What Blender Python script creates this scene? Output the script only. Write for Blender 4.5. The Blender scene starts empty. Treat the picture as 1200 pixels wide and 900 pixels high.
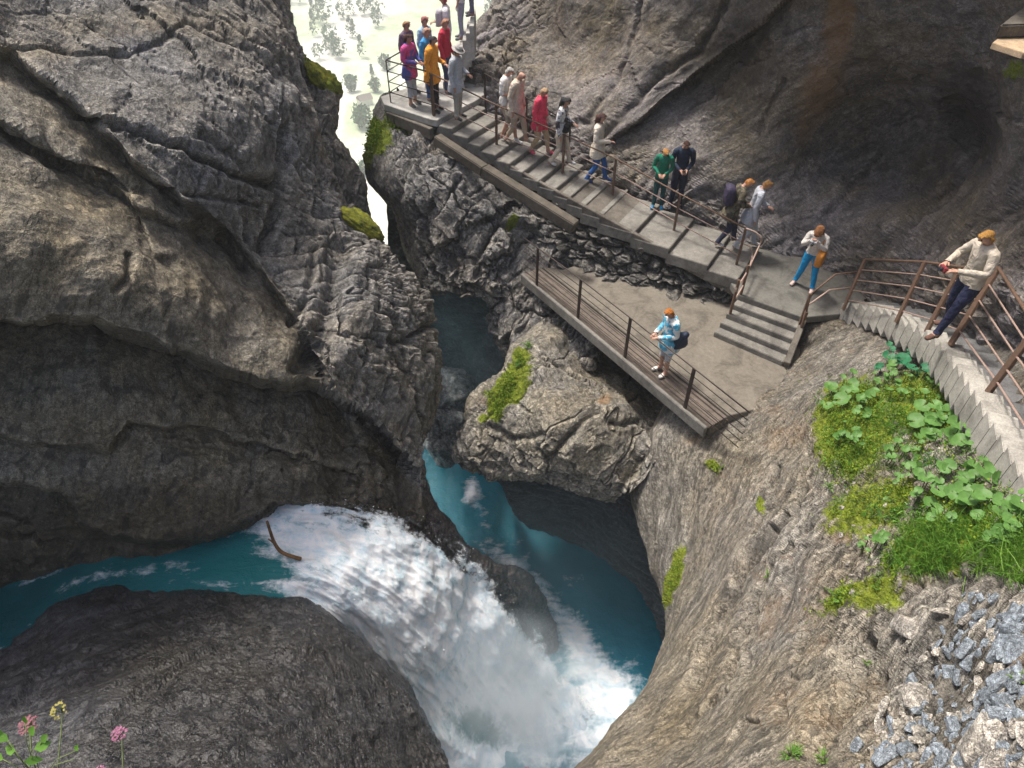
import bpy, bmesh, math, random
import numpy as np
from mathutils import Vector, Matrix

random.seed(7); np.random.seed(7)
S = bpy.context.scene
COL = S.collection
PI = math.pi
R_ = math.radians

# ------------------------------------------------------------------ camera
PITCH = R_(43.0); CP = math.cos(PITCH); SP = math.sin(PITCH); F = 800.0
cd = bpy.data.cameras.new('camera'); cam = bpy.data.objects.new('camera', cd); COL.objects.link(cam)
cd.sensor_width = 36; cd.lens = 36 * F / 1200; cd.clip_end = 6000; cd.clip_start = 0.05
cam.location = (0, 0, 0); cam.rotation_euler = (PI / 2 - PITCH, 0, 0)
S.camera = cam
# ------------------------------------------------------------------ light
w = bpy.data.worlds.new('World'); S.world = w; w.use_nodes = True
nt = w.node_tree
bg = nt.nodes['Background']; sky = nt.nodes.new('ShaderNodeTexSky')
SUN_EL, SUN_AZ = 66, -50       # azimuth: degrees clockwise from +Y (negative = left)
sky.sky_type = 'NISHITA'; sky.sun_disc = False
sky.sun_elevation = R_(SUN_EL); sky.sun_rotation = R_(SUN_AZ)
sky.air_density = 1.0; sky.dust_density = 6.0; sky.ozone_density = 0.6
nt.links.new(sky.outputs[0], bg.inputs[0]); bg.inputs[1].default_value = 0.065
sd = bpy.data.lights.new('sun', 'SUN'); sd.energy = 1.5; sd.angle = R_(10); sd.color = (1.0, .95, .87)
so = bpy.data.objects.new('sun', sd); COL.objects.link(so)
_a = R_(SUN_AZ); _e = R_(SUN_EL)
sdir = Vector((math.sin(_a) * math.cos(_e), math.cos(_a) * math.cos(_e), math.sin(_e)))
so.rotation_euler = sdir.to_track_quat('Z', 'Y').to_euler()
vs = S.view_settings; vs.view_transform = 'Standard'; vs.look = 'None'; vs.gamma = 1; vs.exposure = 1.55
try: vs.use_curve_mapping = False
except Exception: pass
S.cycles.volume_step_rate = 5.0; S.cycles.volume_max_steps = 32
S.cycles.volume_bounces = 1
S.cycles.max_bounces = 6; S.cycles.diffuse_bounces = 2; S.cycles.transparent_max_bounces = 6

# ------------------------------------------------------------------ projection helpers (camera at the origin)
def ray(x, y):
    x = np.asarray(x, float); y = np.asarray(y, float)
    return np.stack([x - 600, F * CP + (450 - y) * SP, -F * SP + (450 - y) * CP], -1)
def atz(x, y, z):                      # point of the ray through photo pixel x, y that has height z
    d = ray(x, y); return Vector(d * (z / d[2]))
def att(x, y, t):                      # t in 1/100 : distance along the view axis / 8 m
    return Vector(ray(x, y) * t * .01)

# ------------------------------------------------------------------ noise
_rs = np.random.RandomState(11)
_perm = _rs.permutation(512)
_g = _rs.normal(size=(512, 3)); _g /= np.linalg.norm(_g, axis=1)[:, None]
def _h(i, j, k): return _perm[(_perm[(_perm[i & 511] + j) & 511] + k) & 511]
def perlin(p):
    p = np.asarray(p, float); i0 = np.floor(p).astype(int); f = p - i0
    u = f * f * f * (f * (f * 6 - 15) + 10)
    r = 0
    for dx in (0, 1):
        for dy in (0, 1):
            for dz in (0, 1):
                g = _g[_h(i0[..., 0] + dx, i0[..., 1] + dy, i0[..., 2] + dz)]
                dd = (g * (f - np.array([dx, dy, dz]))).sum(-1)
                wx = u[..., 0] if dx else 1 - u[..., 0]
                wy = u[..., 1] if dy else 1 - u[..., 1]
                wz = u[..., 2] if dz else 1 - u[..., 2]
                r = r + dd * wx * wy * wz
    return r * 1.5
def fbm(p, octv=4, gain=.5, lac=2.03):
    a = 1; s = 0; q = np.asarray(p, float)
    for o in range(octv):
        s = s + a * perlin(q + o * 17.3); a *= gain; q = q * lac
    return s
def ridged(p, octv=4, gain=.5):
    a = 1; s = 0; q = np.asarray(p, float)
    for o in range(octv):
        s = s + a * (1 - 2 * np.abs(perlin(q + o * 9.1))); a *= gain; q = q * 2.07
    return s
_c = _rs.rand(512, 3); _t = _rs.normal(size=(512, 3)); _v = _rs.rand(512)
def cells(p, tilt=.5):
    """blocky rock: every Voronoi cell is a tilted facet; returns (facet height, F2-F1, cell random)"""
    p = np.asarray(p, float); i0 = np.floor(p).astype(int)
    f1 = np.full(p.shape[:-1], 9.); f2 = f1.copy(); hh = np.zeros(p.shape[:-1]); cv = hh.copy()
    for dx in (-1, 0, 1):
        for dy in (-1, 0, 1):
            for dz in (-1, 0, 1):
                c = i0 + np.array([dx, dy, dz]); h = _h(c[..., 0], c[..., 1], c[..., 2])
                dv = p - (c + _c[h]); d = np.sqrt((dv ** 2).sum(-1))
                near = d < f1
                f2 = np.where(near, f1, np.minimum(f2, d))
                hh = np.where(near, (_v[h] - .5) + tilt * (dv * _t[h]).sum(-1), hh)
                cv = np.where(near, _v[h], cv)
                f1 = np.where(near, d, f1)
    return hh, f2 - f1, cv
def joint(P, ax, sc, warp=.15, tilt=.5, wf=1.1, seed=0, jit=.22):
    """jointed rock: beds cut into slabs by two more crack sets; (slab height with tilt, distance to the nearest crack in metres, slab random)"""
    W = np.stack([fbm(P * wf + seed, 4), fbm(P * wf + 31 + seed, 4), fbm(P * wf + 67 + seed, 4)], -1) * warp
    q = frame(P + W, ax, sc) + seed * .37
    k = np.floor(q[..., 2]).astype(int); r1 = _v[k & 511]; r2 = _v[(k * 7 + 3) & 511]
    a = q[..., 0] + r1 * 3 + jit * perlin(q * 1.3); b = q[..., 1] * (.7 + .6 * r2) + r2 * 5
    i = np.floor(a).astype(int); j = np.floor(b).astype(int); h = _h(i, j, k)
    fa, fb, fc = a - i, b - j, q[..., 2] - k
    hgt = (_v[h] - .5) + tilt * ((fa - .5) * (_c[h, 0] - .5) * 2 + (fb - .5) * (_c[h, 1] - .5) * 2 + (fc - .5) * (.3 + _c[h, 2]))
    e = np.minimum(np.minimum(np.minimum(fa, 1 - fa) * sc[0], np.minimum(fb, 1 - fb) * sc[1]), np.minimum(fc, 1 - fc) * sc[2])
    return hgt, e, _v[h]
def slab(P, ax, sc, warp=.15, tilt=.5, seed=0, crack=.35, cw=.018, wf=1.1):
    h, e, r = joint(P, ax, sc, warp, tilt, wf, seed)
    return h - crack * np.exp(-(e / cw) ** 2)
def sstep(a, b, x):
    t = np.clip((x - a) / (b - a), 0, 1); return t * t * (3 - 2 * t)
def frame(p, ax, sc):
    """coordinates of p along three axes (first = long axis), divided by sizes sc"""
    a = np.array(ax[0], float); a /= np.linalg.norm(a)
    b = np.array(ax[1], float); b -= a * a.dot(b); b /= np.linalg.norm(b)
    c = np.cross(a, b)
    return np.stack([p @ a / sc[0], p @ b / sc[1], p @ c / sc[2]], -1)
def pdist(x, y, line):
    d = np.full(x.shape, 1e9)
    for (x0, y0), (x1, y1) in zip(line[:-1], line[1:]):
        vx, vy = x1 - x0, y1 - y0; L = vx * vx + vy * vy + 1e-9
        t = np.clip(((x - x0) * vx + (y - y0) * vy) / L, 0, 1)
        d = np.minimum(d, np.hypot(x - x0 - t * vx, y - y0 - t * vy))
    return d

# ------------------------------------------------------------------ object helpers
def tag(o, label=None, cat=None, group=None, kind=None):
    if label: o['label'] = label
    if cat: o['category'] = cat
    if group: o['group'] = group
    if kind: o['kind'] = kind
    return o
def mesh_obj(name, verts, faces, mat, parent=None, smooth=True, uvattr=None):
    me = bpy.data.meshes.new(name)
    me.from_pydata([tuple(v) for v in verts], [], [tuple(f) for f in faces])
    me.materials.append(mat)
    if smooth: me.polygons.foreach_set('use_smooth', [True] * len(me.polygons))
    me.update()
    o = bpy.data.objects.new(name, me); COL.objects.link(o)
    if parent: o.parent = parent
    return o
def grid_obj(name, P, mat, parent=None, attrs=None, smooth=True):
    nv, nu = P.shape[:2]
    me = bpy.data.meshes.new(name)
    nvt = nv * nu; me.vertices.add(nvt); me.vertices.foreach_set('co', P.reshape(-1).astype(np.float32))
    i = np.arange(nvt).reshape(nv, nu)
    q = np.stack([i[:-1, :-1], i[1:, :-1], i[1:, 1:], i[:-1, 1:]], -1).reshape(-1, 4)
    nf = len(q); me.loops.add(nf * 4); me.loops.foreach_set('vertex_index', q.reshape(-1).astype(np.int32))
    me.polygons.add(nf); me.polygons.foreach_set('loop_start', np.arange(nf, dtype=np.int32) * 4)
    me.polygons.foreach_set('loop_total', np.full(nf, 4, dtype=np.int32))
    me.polygons.foreach_set('use_smooth', np.full(nf, smooth))
    me.update(calc_edges=True); me.validate()
    for k, a in (attrs or {}).items():
        at = me.attributes.new(k, 'FLOAT_COLOR', 'POINT')
        c = np.ones((nvt, 4), np.float32); c[:, :3] = a.reshape(-1, 3); at.data.foreach_set('color', c.reshape(-1))
    me.materials.append(mat)
    o = bpy.data.objects.new(name, me); COL.objects.link(o)
    if parent: o.parent = parent
    return o
def empty(name, loc=(0, 0, 0), rz=0):
    o = bpy.data.objects.new(name, None); COL.objects.link(o); o.location = loc; o.rotation_euler = (0, 0, rz)
    o.empty_display_size = .2
    return o
class MB:
    """collects boxes, bars and tubes into one mesh"""
    def __init__(s): s.v = []; s.f = []
    def add(s, v, f):
        n = len(s.v); s.v += [Vector(q) for q in v]; s.f += [tuple(i + n for i in q) for q in f]; return s
    def box(s, c, size, rot=None):
        c = Vector(c); h = [q / 2 for q in size]; M = rot if rot else Matrix.Identity(3)
        v = [c + M @ Vector((x * h[0], y * h[1], z * h[2])) for x in (-1, 1) for y in (-1, 1) for z in (-1, 1)]
        return s.add(v, [(0, 1, 3, 2), (4, 6, 7, 5), (0, 4, 5, 1), (2, 3, 7, 6), (0, 2, 6, 4), (1, 5, 7, 3)])
    def bar(s, a, b, w, h, up=(0, 0, 1)):
        a = Vector(a); b = Vector(b); d = b - a; L = d.length; d = d.normalized()
        up = Vector(up); sx = d.cross(up)
        if sx.length < 1e-4: sx = d.cross(Vector((0, 1, 0)))
        sx.normalize(); u = sx.cross(d)
        v = [p + sx * (i * w / 2) + u * (j * h / 2) for p in (a, b) for i in (-1, 1) for j in (-1, 1)]
        return s.add(v, [(0, 1, 3, 2), (4, 6, 7, 5), (0, 4, 5, 1), (2, 3, 7, 6), (0, 2, 6, 4), (1, 5, 7, 3)])
    def tube(s, pts, r, n=8, r2=None):
        pts = [Vector(p) for p in pts]; m = len(pts); base = len(s.v); prev = None
        for i, p in enumerate(pts):
            d = (pts[min(i + 1, m - 1)] - pts[max(i - 1, 0)]).normalized()
            if prev is None:
                a = d.orthogonal().normalized()
            else:
                a = (prev - d * d.dot(prev)).normalized()
            prev = a; b = d.cross(a); rr = r if r2 is None else r + (r2 - r) * i / max(1, m - 1)
            for k in range(n):
                t = 2 * PI * k / n; s.v.append(p + (a * math.cos(t) + b * math.sin(t)) * rr)
        for i in range(m - 1):
            for k in range(n):
                s.f.append((base + i * n + k, base + i * n + (k + 1) % n, base + (i + 1) * n + (k + 1) % n, base + (i + 1) * n + k))
        s.f.append(tuple(base + k for k in range(n))[::-1]); s.f.append(tuple(base + (m - 1) * n + k for k in range(n)))
        return s
    def prism(s, poly, z0, z1):
        """poly: list of xy (or xyz with own top z), extruded down from z1 to z0"""
        n = len(poly); top = [Vector((p[0], p[1], p[2] if len(p) > 2 else z1)) for p in poly]
        bot = [Vector((p[0], p[1], z0 if z0 is not None else 0)) for p in poly]
        return s.add(top + bot, [tuple(range(n)), tuple(range(2 * n - 1, n - 1, -1))] + [(i, i + n, (i + 1) % n + n, (i + 1) % n) for i in range(n)])
    def build(s, name, mat, parent=None, smooth=False, bevel=0, segs=2):
        o = mesh_obj(name, s.v, s.f, mat, parent, smooth)
        bm = bmesh.new(); bm.from_mesh(o.data); bmesh.ops.recalc_face_normals(bm, faces=bm.faces[:])
        if bevel:
            es = [e for e in bm.edges if len(e.link_faces) == 2 and e.calc_face_angle(0) > .6]
            bmesh.ops.bevel(bm, geom=es, offset=bevel, segments=segs, affect='EDGES', clamp_overlap=True)
        bm.to_mesh(o.data); bm.free()
        return o

# ------------------------------------------------------------------ materials
def mat_base(name):
    m = bpy.data.materials.new(name); m.use_nodes = True
    n = m.node_tree.nodes; b = n['Principled BSDF']; return m, m.node_tree, b
class NT:
    def __init__(s, nt): s.nt = nt; s.co = nt.nodes.new('ShaderNodeTexCoord')
    def n(s, t, **kw):
        q = s.nt.nodes.new(t)
        for k, v in kw.items(): setattr(q, k, v)
        return q
    def L(s, a, b): s.nt.links.new(a, b)
    def put(s, sock, v):
        if isinstance(v, bpy.types.NodeSocket): s.L(v, sock)
        elif isinstance(v, (tuple, list)) and len(v) == 3 and sock.type == 'RGBA': sock.default_value = (*v, 1)
        elif sock.type == 'RGBA' and not isinstance(v, (tuple, list)): sock.default_value = (v, v, v, 1)
        else: sock.default_value = v
    def noise(s, scale, detail=5, rough=.6, vec=None, dist=0, out='Fac'):
        q = s.n('ShaderNodeTexNoise'); s.put(q.inputs['Scale'], scale); q.inputs['Detail'].default_value = detail
        q.inputs['Roughness'].default_value = rough; q.inputs['Distortion'].default_value = dist
        s.L(vec if vec is not None else s.co.outputs['Object'], q.inputs['Vector']); return q.outputs[out]
    def voro(s, scale, feature='F1', vec=None, rnd=1, out='Distance'):
        q = s.n('ShaderNodeTexVoronoi', feature=feature); q.inputs['Scale'].default_value = scale
        q.inputs['Randomness'].default_value = rnd
        s.L(vec if vec is not None else s.co.outputs['Object'], q.inputs['Vector']); return q.outputs[out]
    def ramp(s, fac, *st):
        q = s.n('ShaderNodeValToRGB'); e = q.color_ramp.elements
        while len(e) < len(st): e.new(.5)
        for a, (p, c) in zip(e, st): a.position = p; a.color = (c, c, c, 1) if not isinstance(c, tuple) else (*c, 1)
        s.L(fac, q.inputs[0]); return q.outputs[0]
    def mix(s, fac, a, b, mode='MIX'):
        q = s.n('ShaderNodeMix', data_type='RGBA', blend_type=mode)
        s.put(q.inputs[0], fac); s.put(q.inputs[6], a); s.put(q.inputs[7], b); return q.outputs[2]
    def math(s, op, a, b=0, clamp=False):
        q = s.n('ShaderNodeMath', operation=op, use_clamp=clamp); s.put(q.inputs[0], a); s.put(q.inputs[1], b); return q.outputs[0]
    def mapping(s, scale=(1, 1, 1), rot=(0, 0, 0), vec=None):
        q = s.n('ShaderNodeMapping'); q.inputs['Scale'].default_value = scale; q.inputs['Rotation'].default_value = rot
        s.L(vec if vec is not None else s.co.outputs['Object'], q.inputs[0]); return q.outputs[0]
    def frame(s, ax, sc, vec=None):
        a = Vector(ax[0]).normalized(); b = Vector(ax[1]); b = (b - a * b.dot(a)).normalized(); c = a.cross(b); cb = s.n('ShaderNodeCombineXYZ')
        for i, (q, k) in enumerate(zip((a, b, c), sc)):
            d = s.n('ShaderNodeVectorMath', operation='DOT_PRODUCT'); s.L(vec if vec is not None else s.co.outputs['Object'], d.inputs[0]); d.inputs[1].default_value = q / k; s.L(d.outputs['Value'], cb.inputs[i])
        return cb.outputs[0]
    def bump(s, h, strength=.5, dist=.02, prev=None):
        q = s.n('ShaderNodeBump'); q.inputs['Strength'].default_value = strength; q.inputs['Distance'].default_value = dist
        s.L(h, q.inputs['Height'])
        if prev is not None: s.L(prev, q.inputs['Normal'])
        return q.outputs[0]
def srgb(r, g, b):
    return tuple(((c / 255) / 12.92 if c / 255 <= .04045 else ((c / 255 + .055) / 1.055) ** 2.4) for c in (r, g, b))
def rock_mat(name, c1, c2, c3=None, rot=(0, 0, 0), stretch=(1, 1, 3), rough=.75, bump=1.0, scale=1.0, streak=.5, vein=0, spec=.35, ax=None, sc=(2.2, .8, .45), pits=.5, finek=.75):
    """grey rock: two tones in patches, fine speckle, laminae along one direction, cracks; attribute 'mask':
       R = ochre / rust stain, G = moss and algae, B = darkening: wet black staining and painted shade"""
    m, nt, b = mat_base(name); N = NT(nt)
    co = N.co.outputs['Object']
    mp = N.mapping(tuple(q for q in stretch), rot) if ax is None else N.frame(ax, sc)
    big = N.noise(.55 * scale, 4, .6); lam = N.noise(1.7 * scale, 6, .72, mp, .2)
    fine = N.noise(14 * scale, 4, .78); grit = N.noise(60 * scale, 2, .7)
    col = N.mix(N.ramp(big, (.35, 0.), (.65, 1.)), c1, c2)
    col = N.mix(N.ramp(lam, (.42, 0.), (.62, .75)), col, c3 or tuple(q * .55 for q in c1))
    col = N.mix(finek, col, N.ramp(fine, (.3, .2), (.5, .95), (.7, 2.2)), 'MULTIPLY')
    col = N.mix(.55, col, N.ramp(grit, (.33, .35), (.52, 1.), (.7, 2.0)), 'MULTIPLY')
    bedc = N.noise(3.2 * scale, 5, .72, mp, .35)
    crk = N.ramp(N.math('ABSOLUTE', N.math('SUBTRACT', bedc, .5)), (0., .25), (.022, 1.))
    crk2 = N.ramp(N.voro(1.5 * scale, 'DISTANCE_TO_EDGE', N.mix(.12, mp, N.noise(3, 2, .6, out='Color'))), (0., .35), (.03, 1.))
    col = N.mix(streak, col, crk, 'MULTIPLY')
    pt = N.ramp(N.noise(2.6 * scale, 4, .62, mp, .3), (.575, 0.), (.63, 1.))
    col = N.mix(N.math('MULTIPLY', pt, pits), col, tuple(q * .28 for q in c1))
    if vein:
        vz = N.noise(.9 * scale, 6, .8, mp, 1.8)
        col = N.mix(N.math('MULTIPLY', N.ramp(N.math('ABSOLUTE', N.math('SUBTRACT', vz, .5)), (0., 1.), (.012, 0.)), vein), col, (.5, .48, .45))
    gm = N.n('ShaderNodeNewGeometry'); col = N.mix(1, col, N.ramp(gm.outputs['Pointiness'], (.44, .72), (.5, 1.), (.56, 1.7)), 'MULTIPLY')  # lightens worn edges; shade of the recesses is put into the colour
    at = N.n('ShaderNodeAttribute', attribute_name='mask'); sp = N.n('ShaderNodeSeparateColor'); N.L(at.outputs['Color'], sp.inputs[0])
    tn = N.n('ShaderNodeAttribute', attribute_name='tint'); col = N.mix(tn.outputs['Fac'], col, N.mix(1, col, (1.08, 1.0, .80), 'MULTIPLY'))
    mottled = N.noise(5, 5, .75)
    def msk(sock, lo=.35, hi=.55):
        return N.ramp(N.math('ADD', sock, N.math('MULTIPLY', N.math('SUBTRACT', mottled, .5), 1.1)), (lo, 0.), (hi, 1.))
    col = N.mix(N.math('MULTIPLY', msk(sp.outputs[0], .35, .95), .6), col, N.mix(fine, (.34, .17, .06), (.22, .15, .085)))
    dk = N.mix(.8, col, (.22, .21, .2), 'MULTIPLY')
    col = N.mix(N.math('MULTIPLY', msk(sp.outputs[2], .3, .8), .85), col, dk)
    mc = N.mix(N.noise(9, 5, .7), (.04, .08, .005), (.28, .32, .03))
    mc = N.mix(.8, mc, N.ramp(grit, (.3, .35), (.7, 1.6)), 'MULTIPLY')
    mm = msk(sp.outputs[1], .45, .6)
    col = N.mix(mm, col, mc)
    N.L(col, b.inputs['Base Color'])
    rg = N.math('SUBTRACT', rough, N.math('MULTIPLY', N.math('SUBTRACT', mottled, .5), .7))
    rg = N.math('SUBTRACT', rg, N.math('MULTIPLY', sp.outputs[2], .25), True)
    N.L(N.mix(mm, rg, .95), b.inputs['Roughness'])
    b.inputs['Specular IOR Level'].default_value = spec
    hs = None
    for q, k in ((crk, .018), (pt, -.016), (crk2, .011), (lam, .085), (fine, .030), (grit, .005)):
        e = N.math('MULTIPLY', q, k); hs = e if hs is None else N.math('ADD', hs, e)
    N.L(N.bump(hs, min(1, .85 * bump), 1.0), b.inputs['Normal'])
    return m
def plain_mat(name, col, rough=.7, var=.15, bump=.2, scale=20, metallic=0, spec=.4):
    m, nt, b = mat_base(name); N = NT(nt)
    v = N.noise(scale, 5, .65)
    c = N.mix(1, col, N.ramp(v, (.25, 1 - var), (.75, 1 + var)), 'MULTIPLY')
    if scale < 16: c = N.mix(.8, c, N.ramp(N.noise(scale * .13, 6, .7, dist=.6), (.38, .55), (.5, 1.), (.62, 1.2)), 'MULTIPLY'); c = N.mix(.5, c, N.ramp(N.noise(scale * 6, 3, .7), (.3, .5), (.7, 1.5)), 'MULTIPLY')
    N.L(c, b.inputs['Base Color'])
    b.inputs['Roughness'].default_value = rough; b.inputs['Metallic'].default_value = metallic
    b.inputs['Specular IOR Level'].default_value = spec
    if bump: N.L(N.bump(v, bump, .01), b.inputs['Normal'])
    return m

# ------------------------------------------------------------------ rock patch: a surface through control points given by where they are seen and how far they are
def tps(ctrl):
    X = np.array([(c[0] / 100, c[1] / 100) for c in ctrl]); v = []
    for c in ctrl:
        if len(c) == 4: d = ray(c[0], c[1]); t = c[3] / d[2]            # ('z') height given
        else: t = c[2] * .01
        v.append(1 / t)
    v = np.array(v); n = len(X)
    r = np.linalg.norm(X[:, None] - X[None], axis=-1); K = np.where(r > 0, r * r * np.log(r + 1e-9), 0) + np.eye(n) * .02
    Pm = np.c_[np.ones(n), X]; A = np.block([[K, Pm], [Pm.T, np.zeros((3, 3))]])
    s = np.linalg.solve(A, np.r_[v, 0, 0, 0]); w_, a_ = s[:n], s[n:]
    def f(x, y):
        sh = x.shape; q = np.c_[x.ravel() / 100, y.ravel() / 100]
        r = np.linalg.norm(q[:, None] - X[None], axis=-1)
        o = (np.where(r > 0, r * r * np.log(r + 1e-9), 0) @ w_) + a_[0] + q @ a_[1:]
        return 1 / np.clip(o, 22, 400).reshape(sh)
    return f
def crom(pts, n, sharp=False):
    pts = np.array(pts, float); m = len(pts)
    s = np.linspace(0, m - 1, n); i = np.minimum(s.astype(int), m - 2); f = (s - i)[:, None]
    if sharp: return pts[i] * (1 - f) + pts[i + 1] * f
    p0 = pts[np.maximum(i - 1, 0)]; p1 = pts[i]; p2 = pts[i + 1]; p3 = pts[np.minimum(i + 2, m - 1)]
    return .5 * ((2 * p1) + (-p0 + p2) * f + (2 * p0 - 5 * p1 + 4 * p2 - p3) * f ** 2 + (-p0 + 3 * p1 - 3 * p2 + p3) * f ** 3)
def patch(name, rows, nu, nv, ctrl, mat, disp, wrap='', rnd=(0.35, 22), steps=(), cracks=(), masks=(), back=3.0, uvexp=None, depth=None, extra=None, tint=None):
    """rows: pairs (start, end) of seen points; wrap: sides ('0' start, '1' end, 'T' first row, 'B' last row) that turn away"""
    A = crom([r[0] for r in rows], nv); B = crom([r[1] for r in rows], nv)
    u = np.linspace(0, 1, nu)
    if uvexp: u = uvexp(u)
    px = A[:, None, 0] * (1 - u) + B[:, None, 0] * u; py = A[:, None, 1] * (1 - u) + B[:, None, 1] * u
    f = tps(ctrl); t = f(px, py)
    if depth is not None: t = t + depth(px, py) / 800
    for st in steps:
        ln, D, wd, dec = st[:4]; lx = [q[0] for q in ln]; ly = [q[1] for q in ln]
        fade = sstep(lx[0] - 1, lx[0] + 40, px) * (1 - sstep(lx[-1] - 40, lx[-1] + 1, px))
        wob = 7 * fbm(np.stack([px * .02, py * .0, 0 * px + D * 9], -1), 4)
        dy = py - np.interp(px, lx, ly) + wob
        t = t + D / 800 * sstep(0, wd, dy) * np.exp(-np.clip(dy, 0, 1e3) / dec) * fade
    def edgeprof(dist):                      # rounding towards an occluding edge
        q = np.clip(1 - dist / rnd[1], 0, 1); return rnd[0] * (1 - np.sqrt(np.clip(1 - q * q * .96, 0, 1)))
    wid = np.hypot(px - px[:, :1], py - py[:, :1]); wid1 = np.hypot(px - px[:, -1:], py - py[:, -1:])
    if '0' in wrap: t = t + edgeprof(wid) / 800
    if '1' in wrap: t = t + edgeprof(wid1) / 800
    if 'T' in wrap: t = t + edgeprof(np.hypot(px - px[:1], py - py[:1])) / 800
    if 'B' in wrap: t = t + edgeprof(np.hypot(px - px[-1:], py - py[-1:])) / 800
    K = 10
    ks = np.array([.15, .3, .5, .7, .85, 1.0, 1.5, 2.5, 4, 6.]); ks = ks / 6 * back
    def ext(px, py, t, side):
        if side in 'TB': px, py, t = px.T, py.T, t.T
        if side in '0T': px, py, t = px[:, ::-1], py[:, ::-1], t[:, ::-1]
        ex, ey = px[:, -1:], py[:, -1:]; ix, iy = px[:, -6:-5], py[:, -6:-5]
        dx, dy = ix - ex, iy - ey; L = np.hypot(dx, dy) + 1e-6; dx, dy = dx / L, dy / L
        inn = 10 * (ks / back) ** 1.2 * 1.6
        px = np.concatenate([px, ex + dx * inn], 1); py = np.concatenate([py, ey + dy * inn], 1)
        t = np.concatenate([t, t[:, -1:] + ks / 800], 1)
        if side in '0T': px, py, t = px[:, ::-1], py[:, ::-1], t[:, ::-1]
        if side in 'TB': px, py, t = px.T, py.T, t.T
        return px, py, t
    for s_ in wrap: px, py, t = ext(px, py, t, s_)
    P = ray(px, py) * t[..., None]
    for it in range(1):
        du = np.gradient(P, axis=1); dv = np.gradient(P, axis=0); n = np.cross(du, dv)
        n /= np.linalg.norm(n, axis=-1)[..., None] + 1e-9
        flip = np.sign((n * -P).sum(-1).mean()); n = n * flip
    # smooth the normal field so that displaced noise does not fold at ledges
    for it in range(3):
        n[1:-1, 1:-1] = (n[1:-1, 1:-1] * 2 + n[:-2, 1:-1] + n[2:, 1:-1] + n[1:-1, :-2] + n[1:-1, 2:]) / 6
    n /= np.linalg.norm(n, axis=-1)[..., None] + 1e-9
    d, mk = disp(P, px, py)
    for ck in cracks:
        ln, dep, wpx = ck[:3]
        wx = px + 3 * fbm(np.stack([px * .05, py * .05, 0 * px], -1), 4); wy = py + 3 * fbm(np.stack([px * .05, py * .05, 0 * px + 7], -1), 4)
        d = d - dep * np.exp(-(pdist(wx, wy, ln) / wpx) ** 2)
    M = np.zeros(P.shape)
    if mk is not None: M += mk
    for (mx, my, rx, ry, ang, ch, stg) in masks:
        ca, sa = math.cos(R_(ang)), math.sin(R_(ang)); X = (px - mx) * ca + (py - my) * sa; Y = -(px - mx) * sa + (py - my) * ca
        M[..., ch] = np.maximum(M[..., ch], stg * np.clip(1.35 - np.hypot(X / rx, Y / ry), 0, 1))
    ms = sstep(.35, .7, M[..., 1] + .5 * fbm(P * 3.5, 3))
    d = d + ms * (.035 + .035 * fbm(P * 11, 4))
    P = P + n * d[..., None]
    if extra is not None: P, M = extra(P, M, px, py, n)
    at_ = {'mask': np.clip(M, 0, 1)}
    if tint is not None: at_['tint'] = np.repeat(np.clip(tint(px, py, P) + .35 * fbm(P * 1.2 + 3, 4), 0, 1)[..., None], 3, -1)
    o = grid_obj(name, P, mat, attrs=at_, smooth=False)
    return o, P, px, py
# ================================================================== materials of the place
M_LEFT = rock_mat('rock_left', (.20, .195, .19), (.21, .185, .145), (.12, .115, .105), ax=((.35, .55, .75), (.6, .3, -.4)), sc=(1.8, .7, .5), streak=.7, spec=.45, pits=.75, finek=.5, bump=.9)
M_MID = rock_mat('rock_mid', (.23, .225, .215), (.19, .17, .14), (.10, .10, .105), ax=((.55, .6, .75), (.8, -.3, -.4)), sc=(1.5, .8, .4), streak=.7, bump=1.1)
M_BOULDER = rock_mat('rock_boulder', (.27, .26, .235), (.20, .18, .145), (.12, .12, .12), ax=((.6, .5, .6), (.7, -.5, -.2)), sc=(1.2, .8, .5), streak=.5)
M_BACK = rock_mat('rock_back', (.22, .205, .215), (.155, .135, .10), (.09, .085, .095), ax=((.7, -.35, .75), (.4, .8, 0)), sc=(1.6, .9, .5), streak=.5, rough=.6, bump=.8, finek=.5, spec=.45)
M_RIGHT = rock_mat('rock_right', (.27, .255, .225), (.20, .17, .125), (.095, .09, .08), ax=((.30, .72, .62), (.8, -.5, .1)), sc=(2.6, .7, .3), streak=.85, pits=.75, finek=.5)
M_WET = rock_mat('rock_wet', (.075, .078, .088), (.058, .058, .062), (.032, .032, .037), rot=(0, R_(20), 0), stretch=(1, 1, 2.4), rough=.5, streak=.5, vein=.3, spec=.5)
M_DEEP = rock_mat('rock_deep', (.10, .13, .14), (.08, .10, .105), (.05, .065, .075), stretch=(1, 1, 4), rough=.45, spec=.5)  # bluish base paints the tint of the mist onto grey rock
M_SPUR = rock_mat('rock_spur', (.16, .13, .12), (.10, .09, .085), (.06, .055, .055), stretch=(1, 1, 2), rough=.5)
M_WALL = rock_mat('rubble', (.16, .15, .135), (.10, .095, .085), (.05, .05, .05), rot=(0, 0, 0), stretch=(1, 1, 1.4), streak=.3)
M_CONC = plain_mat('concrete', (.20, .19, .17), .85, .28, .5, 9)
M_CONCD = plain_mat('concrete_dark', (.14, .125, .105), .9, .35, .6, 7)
M_FLOOR = plain_mat('deck_floor', (.17, .152, .125), .85, .22, .35, 14)
M_STEEL = plain_mat('rail_steel', (.055, .04, .035), .5, .3, .3, 30, .3)
M_RUST = plain_mat('rail_rust', (.16, .10, .07), .6, .35, .3, 25, .2)
M_GALV = plain_mat('rail_pale', (.42, .30, .25), .45, .25, .2, 25, .2)

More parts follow.
